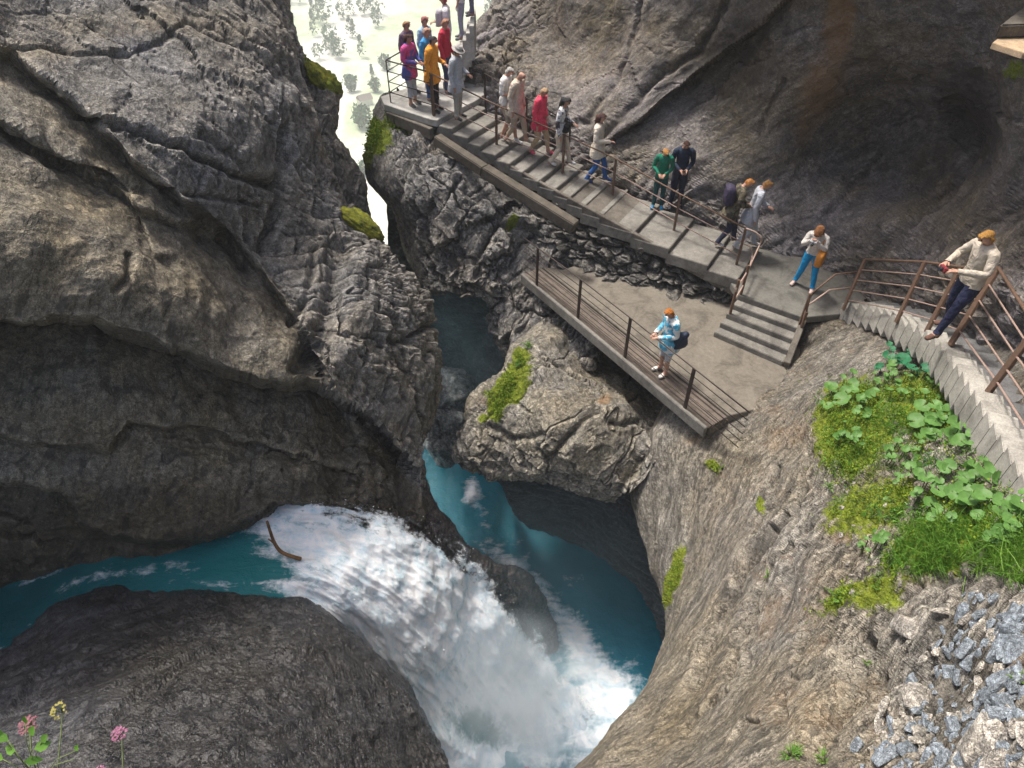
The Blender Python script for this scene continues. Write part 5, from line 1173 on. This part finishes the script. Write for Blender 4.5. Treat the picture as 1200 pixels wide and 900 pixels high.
def leaf_mat(name, c1, c2, trans=.25, rough=.5):
    m, nt, b = mat_base(name); N = NT(nt); oi = N.n('ShaderNodeObjectInfo'); ge = N.n('ShaderNodeNewGeometry')
    c = N.mix(ge.outputs['Random Per Island'], c1, c2); c = N.mix(.6, c, N.ramp(N.noise(12, 4, .6), (.3, .6), (.7, 1.4)), 'MULTIPLY')
    N.L(c, b.inputs['Base Color']); b.inputs['Roughness'].default_value = rough; b.inputs['Specular IOR Level'].default_value = .35
    tr = N.n('ShaderNodeBsdfTranslucent'); N.L(N.mix(1, c, (1., 1., .5), 'MULTIPLY'), tr.inputs[0]); mx = N.n('ShaderNodeMixShader'); mx.inputs[0].default_value = trans
    N.L(b.outputs[0], mx.inputs[1]); N.L(tr.outputs[0], mx.inputs[2]); N.L(mx.outputs[0], nt.nodes['Material Output'].inputs[0]); return m
M_LEAF = leaf_mat('leaf_round', (.07, .19, .04), (.16, .31, .08)); M_LEAFD = leaf_mat('leaf_dark', (.015, .13, .06), (.05, .24, .11)); M_GRASS = leaf_mat('grass_blade', (.07, .21, .02), (.22, .38, .06)); M_HERB = leaf_mat('herb_leaf', (.08, .24, .03), (.20, .38, .06))
M_MOSST = leaf_mat('moss_tuft', (.06, .16, .01), (.29, .36, .03), .15, .9); M_STEM = plain_mat('stem', (.16, .20, .07), .8)
def ortho(n):
    a = n.cross(Vector((.3, .9, .2))).normalized(); return a, n.cross(a)
def round_leaf(rs, c, n, r, cup=.2):
    a, b = ortho(n); th0 = rs.rand() * 6.28; N_ = 18; v = [c + n * (-cup * r * .6)]; rings = 3
    for k in range(1, rings + 1):
        for i in range(N_ + 1):
            t = i / N_; ang = th0 + .28 + t * (2 * PI - .56); rr = r * k / rings * (1 + .06 * math.sin(9 * ang) * (k == rings) + .03 * rs.normal() * (k == rings)) * (1 - .18 * math.cos(ang - th0) ** 8)
            z = -cup * r * .6 + cup * r * (k / rings) ** 2 * (1 + .35 * math.sin(3 * ang + th0)); v.append(c + (a * math.cos(ang) + b * math.sin(ang)) * rr + n * z)
    f = [(0, 1 + i, 2 + i) for i in range(N_)]
    for k in range(rings - 1):
        o_ = 1 + k * (N_ + 1); f += [(o_ + i, o_ + N_ + 1 + i, o_ + N_ + 2 + i, o_ + 1 + i) for i in range(N_)]
    return v, f
def butterbur(rs, spots, label, dark=False, sf=sR):
    p0, n0 = sf(*spots[0][:2]); r = empty('butterbur', p0); tag(r, label, 'plant', 'broad leaved plants on the mossy ledge')
    spots = list(spots) + ([(x + rs.uniform(-16, 16), y + rs.uniform(-12, 12), rad * rs.uniform(.5, .85)) for (x, y, rad) in spots for _ in range(2)] if len(spots) > 2 else [])
    for (x, y, rad) in spots:
        p, n = sf(x, y); up = (n * .4 + Vector((0, -.25, .8)) + Vector(rs.normal(size=3)) * .18).normalized(); c = p + UP * (.10 + .10 * rs.rand()) + n * .06
        v, f = round_leaf(rs, c, up, rad); q = MB().add(v, f)
        lf = mesh_obj('leaf', [t - p0 for t in q.v], q.f, M_LEAFD if dark else M_LEAF); lf.parent = r
        st_ = MB().tube([p - p0, (p + c) / 2 - p0 + Vector((.02, 0, .02)), c - p0 - up * rad * .12], .007, 5).build('stalk', M_STEM, smooth=True); st_.parent = r
rs = np.random.RandomState(3)
butterbur(rs, [(972, 462, .11), (998, 460, .10), (985, 480, .12), (968, 486, .08), (1008, 474, .09)], 'pale round leaved plant at the left edge of the mossy ledge')
butterbur(rs, [(1018, 476, .09), (1008, 488, .08), (1024, 466, .06)], 'small plant of two round leaves right of the leftmost leafy plant')
butterbur(rs, [(1066, 473, .08), (1078, 489, .11), (1094, 483, .09), (1085, 500, .08)], 'round leaved plant in the upper middle of the mossy ledge below the fern')
butterbur(rs, [(1070, 508, .12), (1092, 505, .12), (1086, 524, .11), (1100, 520, .09)], 'large grey green leaf cluster in the centre of the mossy ledge')
butterbur(rs, [(1112, 494, .11), (1118, 515, .12), (1134, 512, .10), (1126, 528, .09), (1140, 500, .08)], 'broad leaf cluster against the curved steps kerb')
butterbur(rs, [(1122, 553, .09), (1108, 558, .09), (1144, 562, .10), (1156, 566, .08), (1132, 570, .08)], 'leaf cluster below the centre, close to the kerb')
butterbur(rs, [(1100, 585, .10), (1080, 577, .08), (1085, 600, .08), (1100, 608, .09), (1070, 590, .06)], 'light green leaf cluster above the long grass, left part')
butterbur(rs, [(1126, 588, .09), (1142, 592, .10), (1124, 606, .09), (1150, 608, .09), (1160, 590, .08)], 'dense light leaf cluster above the long grass, middle part')
butterbur(rs, [(1172, 602, .09), (1184, 614, .08), (1168, 620, .08), (1195, 600, .08)], 'leaf cluster at the right edge above the long grass')
for (x, y, lb) in [(990, 522, 'leafy clump at the left side of the mossy ledge below the pale leaves'), (1050, 540, 'leafy clump just left of the largest grey green leaves'), (1064, 566, 'leafy clump above the bare rubble of the ledge'), (1168, 640, 'leafy clump growing through the long grass'), (1040, 450, 'leafy clump under the dark blue green plant'), (1105, 462, 'leafy clump right of the dark blue green plant by the kerb'), (1020, 640, 'leafy clump hanging at the left end of the long grass')]:
    butterbur(rs, [(x + rs.uniform(-15, 15), y + rs.uniform(-9, 9), rs.uniform(.04, .075)) for _ in range(6)], lb)
butterbur(rs, [(1036, 602, .06), (1016, 606, .05)], 'single round leaf on bare rubble left of the light leaf clusters')
butterbur(rs, [(1040, 425, .10), (1056, 432, .12), (1075, 428, .12), (1092, 432, .11), (1106, 440, .10), (1030, 436, .08), (1064, 446, .10), (1085, 446, .10)], 'dark blue green leafy plant at the top of the ledge by the kerb', True)
# feathery fronds in front of the dark plant
def herb(px, py, label, size, nl, mat=None, sf=sR, cat='plant', grp='small herbs rooted in the rock'):
    p0, n0 = sf(px, py); r = empty('herb', p0); tag(r, label, cat, grp)
    V_, F_ = [], []; ms = MB()
    for k in range(nl):
        a = rs.rand() * 6.28; el = .25 + .9 * rs.rand(); d = (Vector((math.cos(a), math.sin(a), 0)) * math.cos(el) + UP * math.sin(el) + n0 * .5).normalized(); L = size * (.4 + .6 * rs.rand())
        tip = d * L + UP * -.15 * L; ms.tube([(0, 0, 0), d * L * .6, tip], .003, 4)
        for q in range(7):
            t = .35 + .65 * q / 6; c = d * L * t - UP * .15 * L * t * t; sd = d.cross(UP).normalized() * (1 if q % 2 else -1); w = L * .30 * (1.15 - t)
            i = len(V_); u_ = (d + sd * .9 + Vector(rs.normal(size=3)) * .15).normalized(); s_ = u_.cross(n0 + UP).normalized()
            V_ += [c, c + u_ * w * .5 + s_ * w * .28, c + u_ * w * 1.1, c + u_ * w * .5 - s_ * w * .28]; F_.append((i, i + 1, i + 2, i + 3))
    l = mesh_obj('leaves', V_, F_, mat or M_HERB, smooth=False); l.parent = r; l['kind'] = 'stuff'; s_ = ms.build('stem', M_STEM, smooth=True); s_.parent = r
for (px, py, lb, sz, nl, mt_) in [(985, 546, 'pale star shaped herb on the left rim of the mossy ledge', .16, 14, M_LEAFD), (970, 572, 'low green herb below the star shaped one on the rim', .18, 16, None), (985, 590, 'yellowish herb at the lower left corner of the mossy ledge', .16, 14, None),
        (898, 676, 'little herb in the diagonal crack of the bare slope', .16, 12, None), (915, 634, 'tiny green sprig high on the bare slope', .10, 8, None), (982, 700, 'leafy herb on the dark moss cushion', .22, 20, M_HERB), (1008, 706, 'trailing herb right of the moss cushion', .17, 14, None),
        (1024, 688, 'slender herb above the moss cushion beside a bare twig', .20, 12, M_HERB), (1014, 776, 'small herb under the pale quartz band', .10, 9, None), (1030, 678, 'grey green herb at the foot of the long grass', .15, 12, None), (928, 886, 'bright herb at the bottom edge, left of two', .20, 22, None), (966, 892, 'bright herb at the bottom edge, right of two', .16, 18, None),
        (846, 548, 'small moss like herb under the deck corner', .10, 10, None), (1192, 800, 'bright weed at the right edge among the stones', .12, 12, None), (1000, 625, 'small herb beside the rusty moss', .10, 9, None), (1150, 660, 'clover like herb within the long grass', .12, 12, None)]:
    herb(px, py, lb, sz, nl, mt_)
for (px, py, lb, sz) in [(1045, 428, 'feathery frond at the top left of the ledge', .24), (1100, 430, 'feathery blue green frond touching the kerb', .26), (1075, 440, 'feathery frond between the two other fronds', .22)]:
    herb(px, py, lb, sz, 22, M_LEAFD, grp='feathery fronds')
herb(618, 407, 'bright green fern on top of the boulder moss', .22, 26, M_HERB, sE); herb(606, 430, 'low bright fern in the middle of the boulder moss', .2, 24, M_HERB, sE); herb(600, 262, 'tiny green plant on the jagged outcrop', .12, 10, M_HERB, sM)

def blades(name, spots, mat, label, cat, n, L, wd, sf=sR, lean=(0, -.2, 0), spread=.35):
    V_, F_ = [], []
    for k in range(n):
        cx, cy, rx, ry = spots[rs.randint(len(spots))]; a = rs.rand() * 6.28; q = math.sqrt(rs.rand())
        p, nn = sf(cx + rx * q * math.cos(a), cy + ry * q * math.sin(a)); p = p + Vector(rs.normal(size=3)) * .012
        d = (UP * .9 + nn * .25 + Vector(lean) + Vector(rs.normal(size=3)) * spread).normalized(); l = L * (.45 + .75 * rs.rand()); s_ = d.cross(Vector(rs.normal(size=3))).normalized() * wd
        fall = Vector((rs.normal() * .5, rs.normal() * .5 - .3, -.5)) * l * .45; i = len(V_)
        V_ += [p - s_, p + s_, p + d * l * .5 + s_ * .8 + fall * .25, p + d * l * .5 - s_ * .8 + fall * .25, p + d * l * .9 + fall]
        F_ += [(i, i + 1, i + 2, i + 3), (i + 3, i + 2, i + 4)]
    o = mesh_obj(name, V_, F_, mat, smooth=False); tag(o, label, cat, kind='stuff'); return o
blades('grass', [(1095, 640, 50, 26), (1150, 645, 55, 30), (1190, 650, 30, 34), (1070, 655, 36, 18), (1120, 622, 70, 14)], M_GRASS, 'long bright grass hanging over the stones', 'grass', 7500, .32, .0034)
blades('grass', [(1030, 515, 36, 26), (1010, 535, 26, 22), (1055, 545, 40, 16), (1040, 490, 30, 14)], M_GRASS, 'short fine grass in the middle of the mossy ledge', 'grass', 2600, .15, .0028)
blades('grass', [(1000, 470, 46, 26), (1060, 460, 50, 22), (1020, 500, 60, 30), (1090, 500, 50, 26), (1130, 540, 44, 30), (1060, 600, 50, 14), (1160, 590, 40, 24), (985, 520, 24, 40)], M_HERB, 'fresh green ground herbs filling the mossy ledge', 'grass', 5200, .10, .007, spread=.8)
blades('grass', [(1085, 540, 34, 10), (1010, 455, 40, 16), (1100, 470, 40, 20), (1010, 580, 36, 20)], M_LEAFD, 'thin dark green grass between the round leaves', 'grass', 1400, .12, .0028)
# moss as many tiny tufts standing on the mossed surfaces
def tufts(Pg, pxg, pyg, masks, n, sz, label):
    sf = surf_fn(Pg, pxg, pyg); V_, F_ = [], []; tot = sum(m_[2] * m_[3] * m_[6] for m_ in masks)
    for (mx, my, rx, ry, ang, ch, s_) in masks:
        for k in range(int(n * rx * ry * s_ / tot)):
            a = rs.rand() * 6.28; q = abs(rs.normal()) * .52; X_, Y_ = rx * q * math.cos(a), ry * q * math.sin(a); ca, sa = math.cos(R_(ang)), math.sin(R_(ang))
            xx, yy = mx + X_ * ca - Y_ * sa, my + X_ * sa + Y_ * ca
            if perlin(np.array([[xx * .045, yy * .045, 1.]]))[0] < -.12: continue
            p, nn = sf(xx, yy)
            for j in range(5):
                c = p + Vector(rs.normal(size=3)) * sz * 1.4 + nn * sz * rs.rand(); d = (nn + Vector(rs.normal(size=3)) * .6).normalized(); e_ = d.cross(Vector(rs.normal(size=3))).normalized(); i = len(V_)
                V_ += [c - e_ * sz * .5, c + e_ * sz * .5, c + d * sz * 1.3]; F_.append((i, i + 1, i + 2))
    if V_: tag(mesh_obj('moss', V_, F_, M_MOSST, smooth=False), label, 'moss', kind='stuff')
MS = [(1010, 460, 50, 22, 0, 1, .8), (1090, 520, 50, 30, 0, 1, .6), (975, 500, 14, 40, 0, 1, .8), (1150, 620, 50, 20, 0, 1, .5), (990, 500, 40, 26, 20, 1, 1.), (1040, 470, 60, 28, 10, 1, .8), (1000, 545, 34, 40, 10, 1, .9), (1060, 580, 60, 24, 0, 1, .7), (985, 600, 30, 18, -20, 1, .9), (985, 700, 40, 12, -35, 1, .8), (1045, 665, 40, 18, -30, 1, .9), (1100, 480, 40, 40, 20, 1, .6), (1130, 590, 60, 40, 0, 1, .5), (795, 665, 8, 30, 8, 1, .8), (788, 690, 7, 26, 8, 1, .8), (840, 547, 12, 8, 30, 1, .7)]
tufts(PI_, pxI, pyI, MS, 7000, .022, 'yellow green moss covering the ledge beside the curved steps')
tufts(PE, pxE, pyE, [(600, 450, 14, 30, 40, 1, 1.0), (584, 478, 11, 16, 0, 1, 1.0), (567, 492, 7, 6, 0, 1, .8), (612, 420, 10, 9, 0, 1, 1.), (573, 462, 8, 5, 0, 1, .6)], 1700, .025, 'yellow moss cushion on the shoulder of the big boulder')
tufts(PM, pxM, pyM, [(440, 158, 10, 20, 0, 1, 1.0), (465, 146, 18, 6, 10, 1, .8), (433, 182, 4, 14, 0, 1, .8)], 700, .04, 'bright moss on the rim under the upper platform')
# moss mound on the left cliff edge
def mound(c, r, label, seed, rot):
    n = 40; ph = np.linspace(0, PI, n)[:, None]; th = np.linspace(0, 2 * PI, 2 * n)[None]
    X3 = np.stack([np.sin(ph) * np.cos(th), np.sin(ph) * np.sin(th), np.cos(ph) + 0 * th], -1); D = 1 + .15 * fbm(X3 * 2 + seed, 4) + .06 * fbm(X3 * 9 + seed, 3)
    V = (X3 * D[..., None] * np.array(r)) @ np.array(Matrix.Rotation(rot, 3, 'Y').transposed()) + np.array(c)
    o = grid_obj('moss_mound', V, M_MOSS); tag(o, label, 'moss')
m, nt, b = mat_base('moss_solid'); N = NT(nt); c = N.mix(N.ramp(N.noise(6, 5, .7), (.35, 0.), (.65, 1.)), (.05, .07, .005), (.30, .30, .02)); c = N.mix(.8, c, N.ramp(N.noise(45, 3, .7), (.3, .4), (.7, 1.5)), 'MULTIPLY')
N.L(c, b.inputs['Base Color']); b.inputs['Roughness'].default_value = .95; N.L(N.bump(N.noise(30, 5, .7), 1, .04), b.inputs['Normal']); M_MOSS = m
mound(att(424, 262, 1.77), (.52, .28, .17), 'bright moss mound on the lip of the left cliff near the river gap', 2, R_(42))
mound(att(376, 92, 1.90), (.42, .3, .20), 'mossy cap on the shoulder behind the left cliff', 5, R_(50))

# ---- loose stones
M_STONE = rock_mat('slate_stone', (.12, .145, .17), (.20, .215, .23), (.06, .075, .09), stretch=(1, 1, 2), rough=.7, streak=.3, bump=.7, scale=2.2)
M_STONEW = rock_mat('warm_stone', (.30, .285, .26), (.24, .21, .17), (.13, .125, .115), stretch=(1, 1, 2), rough=.75, streak=.4, bump=.9, scale=1.6)
def stone(px, py, size, label, grp, mat, asp=(1, .7, .4), sink=.15, dirn=None, name='stone'):
    p, n = sR(px, py)
    bm = bmesh.new()
    for k in range(16):
        d = Vector(rs.normal(size=3)).normalized(); d = Vector([math.copysign(abs(q) ** .6, q) for q in d]); bm.verts.new((d.x * asp[0] * size, d.y * asp[1] * size, d.z * asp[2] * size))
    bmesh.ops.convex_hull(bm, input=bm.verts[:]); bmesh.ops.delete(bm, geom=[v for v in bm.verts if not v.link_faces], context='VERTS')
    bmesh.ops.bevel(bm, geom=bm.edges[:], offset=size * .035, segments=1, affect='EDGES', clamp_overlap=True)
    me = bpy.data.meshes.new(name); bm.to_mesh(me); bm.free(); me.materials.append(mat); o = bpy.data.objects.new(name, me); COL.objects.link(o)
    ax = Vector(dirn) if dirn else Vector((.3, .72, .62)) + Vector(rs.normal(size=3)) * .35
    z = (n + UP * .3 + Vector(rs.normal(size=3)) * .3).normalized(); x = (ax - z * ax.dot(z)).normalized(); y = z.cross(x)
    o.matrix_world = Matrix.Translation(p + n * size * asp[2] * (.5 - sink)) @ Matrix((x, y, z)).transposed().to_4x4()
    tag(o, label, 'stone', grp); return o
for a in [(1068, 738, .20, 'big dark wedge shaped rock under the grass, largest of the loose blocks', (1, .55, .42)), (1112, 722, .15, 'tall brownish block right of the dark wedge shaped rock', (1, .5, .4)), (1075, 822, .17, 'large pale angular block in the middle of the scree', (1, .8, .45)),
          (1108, 818, .13, 'pale split block just right of the large angular one', (1, .7, .4)), (1182, 812, .16, 'blue grey boulder at the right edge of the scree', (1, .8, .5)), (1060, 868, .13, 'long leaning slab below the large pale block', (1, .4, .3)), (1042, 886, .12, 'narrow blue slab at the bottom of the scree', (1, .35, .25)),
          (1150, 875, .20, 'mossy brown flat rock at the bottom right corner', (1, .7, .35)), (1185, 760, .10, 'light slab high on the right side of the scree', (1, .4, .25)), (1092, 856, .11, 'blue grey slab between the long slab and the flat rock', (1, .6, .3)), (1194, 850, .12, 'striped slab at the lower right edge', (1, .5, .25))]:
    stone(a[0], a[1], a[2], a[3], None, M_STONEW if 'brown' in a[3] or 'pale' in a[3] or 'dark' in a[3] else M_STONE, a[4])
cn = 0
for k in range(75):
    y = rs.uniform(720, 905); x = rs.uniform(np.interp(y, [690, 740, 790, 850, 905], [1120, 1090, 1050, 1010, 985]), 1204)
    stone(x, y, .06 + .08 * rs.rand() ** 1.5, 'slate flake of the layered blue grey outcrop at the lower right', 'slate flakes', M_STONE if rs.rand() < .75 else M_STONEW, (1, .3 + .25 * rs.rand(), .22 + .2 * rs.rand()), .1, Vector((.3, .72, .62)) + Vector(rs.normal(size=3)) * .12)
while cn < 285:
    x, y = rs.uniform(1030, 1204), rs.uniform(692, 903)
    if x < np.interp(y, [690, 740, 790, 850, 905], [1130, 1118, 1085, 1045, 1010]): continue
    near = (y - 690) / 210
    s_ = (.020 + .045 * rs.rand() ** 2.2) * (1 + .6 * near) ; stone(x, y, s_, 'small blue grey slate chip lying loose in the scree', 'slate chips of the scree', M_STONE if rs.rand() < .7 else M_STONEW, (1, .4 + .35 * rs.rand(), .25 + .3 * rs.rand()), .25); cn += 1
for k in range(26):
    x, y = rs.uniform(930, 1060), rs.uniform(560, 720)
    stone(x, y, .018 + .03 * rs.rand(), 'small pale stone stuck on the slope left of the plants', 'pale stones on the slope', M_STONEW, (1, .7, .5), .1)

# ---- driftwood
lp0 = X(330, 640, -11.0); lg_ = empty('branch', lp0); tag(lg_, 'bent brown branch sticking out of the white water', 'branch')
M_BARK = plain_mat('bark', (.16, .085, .035), .8, .5, .8, 14)
pts = [X(313, 611, -10.35), X(317, 624, -10.6), X(322, 637, -10.85), X(330, 647, -10.98), X(345, 653, -11.0), X(352, 655, -11.08)]
q = MB().tube(crom([tuple(p - lp0) for p in pts], 24).tolist(), .026, 8, .042).build('trunk', M_BARK, smooth=True); q.parent = lg_
q = MB().tube([pts[2] - lp0, pts[2] - lp0 + Vector((-.1, .02, .12))], .025, 6, .01).build('stub', M_BARK, smooth=True); q.parent = lg_

# ---- ledge at the top right corner
lc = empty('ledge', att(1190, 45, 1.05)); tag(lc, 'corner of a pale wooden ledge jutting from the rock at the top right', 'ledge')
lz = att(1163, 50, 1.05).z
pl_ = [X(1163, 50, lz), X(1200, 62, lz), X(1330, 60, lz), X(1330, -10, lz), X(1205, 15, lz)]
M_PLNK = plain_mat('pale_wood', (.50, .37, .24), .7, .25, .4, 10)
pbuild(MB().prism([(p.x, p.y) for p in pl_], lz - .07, lz), 'board', M_PLNK, lc, bevel=.006)
pl2 = [X(1165, 45, lz + .004), X(1330, 40, lz + .004), X(1330, -20, lz + .004), X(1205, 12, lz + .004)]
pbuild(MB().prism([(p.x, p.y) for p in pl2], lz + .003, lz + .16), 'ledge_rock', M_CONCD, lc, bevel=.02)

# ---- flowers close to the camera, lower left
M_PINK = leaf_mat('petal_pink', (.42, .14, .27), (.60, .30, .44), .3); M_PINKD = leaf_mat('petal_dusky', (.26, .10, .13), (.44, .22, .25), .3); M_YEL = leaf_mat('petal_yellow', (.35, .30, .06), (.42, .38, .14), .2)
def flower(px, py, t, rad, label, mat, stemto, n=70, dome_=.6, leaves=3, sparse=1.0):
    c = att(px, py, t); base = att(stemto[0], stemto[1], t * 1.02); r = empty('flower', base); tag(r, label, 'flower', None)
    V_, F_ = [], []
    ms = MB().tube([base - base, (c - base) * .5 + Vector((.004, 0, 0)), c - base - UP * rad * .8], .0022 * t / .3, 6)
    for k in range(n):
        a = rs.rand() * 6.28; q = math.sqrt(rs.rand()) * sparse; p = c + Vector((math.cos(a) * rad * q, math.sin(a) * rad * q, rad * dome_ * (1 - q * q) + rs.normal() * rad * .08))
        if k % 4 == 0: ms.tube([c - base - UP * rad * .8, p - base], .0012 * t / .3, 4)
        for j in range(5):
            b_ = j * 1.257 + rs.rand(); d = Vector((math.cos(b_), math.sin(b_), .5)).normalized(); s_ = d.cross(UP).normalized(); w = rad * .17; i = len(V_)
            V_ += [p, p + d * w * .6 + s_ * w * .35, p + d * w * 1.1, p + d * w * .6 - s_ * w * .35]; F_.append((i, i + 1, i + 2, i + 3))
    h_ = mesh_obj('blossom', [v - base for v in V_], F_, mat, smooth=False); h_.parent = r
    s_ = ms.build('stem', M_STEM, smooth=True); s_.parent = r
    for k in range(leaves):
        a = rs.rand() * 6.28; d = Vector((math.cos(a), math.sin(a) * .5, .45)).normalized(); L = rad * 1.5; s2 = d.cross(UP).normalized() * L * .22; p = (c - base) * (.25 + .5 * k / max(1, leaves))
        l = mesh_obj('leaf', [p, p + d * L * .4 + s2, p + d * L, p + d * L * .4 - s2], [(0, 1, 2, 3)], M_HERB, smooth=False); l.parent = r
flower(140, 860, .32, .028, 'clear pink flower head in the lower left foreground, right of the others', M_PINK, (146, 960))
flower(33, 850, .32, .034, 'dusky pink flower head low at the left edge', M_PINKD, (34, 960), 80, .5, 2)
flower(70, 832, .34, .032, 'loose yellowish seed head behind the dusky pink flower', M_YEL, (64, 960), 34, .7, 1, 1.1)
flower(118, 902, .30, .018, 'small pink bud cut by the bottom edge', M_PINK, (120, 970), 24, .5, 1)
flower(617, 903, .36, .016, 'tiny pink flower tip at the middle of the bottom edge', M_PINK, (619, 980), 20, .5, 0)
bs = att(25, 900, .31); r = empty('leafy_plant', bs); tag(r, 'bright green leafy stem in the lower left corner', 'plant')
ms = MB()
for (x, y, s_, a) in [(10, 868, 24, 150), (35, 862, 22, 60), (18, 880, 26, 200), (40, 878, 26, 20), (48, 870, 20, 50), (4, 890, 24, 170), (28, 892, 22, 330), (2, 862, 18, 110), (30, 848, 16, 80), (88, 880, 14, 60), (86, 890, 14, 240)]:
    p = att(x, y, .31) - bs; d = Vector((math.cos(R_(a)), .25, math.sin(R_(a)))).normalized(); L = s_ * .31 * .01 * .85; up_ = Vector((0, -.55, .8)); s2 = d.cross(up_).normalized() * L * .30
    v = [p, p + d * L * .3 + s2 * .9, p + d * L * .65 + s2 * .8, p + d * L + up_ * -.1 * L, p + d * L * .65 - s2 * .8, p + d * L * .3 - s2 * .9, p + d * L * .5 - up_ * .08 * L]
    l = mesh_obj('leaf', v, [(0, 1, 6), (1, 2, 6), (2, 3, 6), (3, 4, 6), (4, 5, 6), (5, 0, 6)], M_HERB); l.parent = r
    ms.tube([Vector((0, 0, -.15)), p * .6 + Vector((0, 0, -.02)), p], .0016, 5)
q = ms.build('stem', M_STEM, smooth=True); q.parent = r

# ---- drops thrown up by the cascade
V_, F_ = [], []
fwd = PW[..., 1] * CP - PW[..., 2] * SP; sx = 600 + F * PW[..., 0] / fwd; sy = 450 - F * (PW[..., 1] * SP + PW[..., 2] * CP) / fwd
ok = np.argwhere((sx > 345) & (sx < 700) & (sy > 590) & (sy < 900))
for k in range(5000):
    i, j = ok[rs.randint(len(ok))]; p = PW[i, j]
    if fbm(np.array([p * 1.3]), 3)[0] < .0 and rs.rand() < .8: continue
    c = p + np.array([rs.normal() * .07, rs.normal() * .07 - .02, abs(rs.normal()) * .10 + .01]); s_ = .003 + .007 * rs.rand() ** 3; b_ = len(V_)
    tv = rs.normal(size=(4, 3)) * s_ + c; V_ += [tuple(q) for q in tv]; F_ += [(b_, b_ + 1, b_ + 2), (b_, b_ + 3, b_ + 1), (b_, b_ + 2, b_ + 3), (b_ + 1, b_ + 3, b_ + 2)]
tag(mesh_obj('spray_drops', V_, F_, plain_mat('drops', (.85, .88, .9), .4, .05, 0), smooth=False), 'white drops flung up above the cascade', 'spray', kind='stuff')
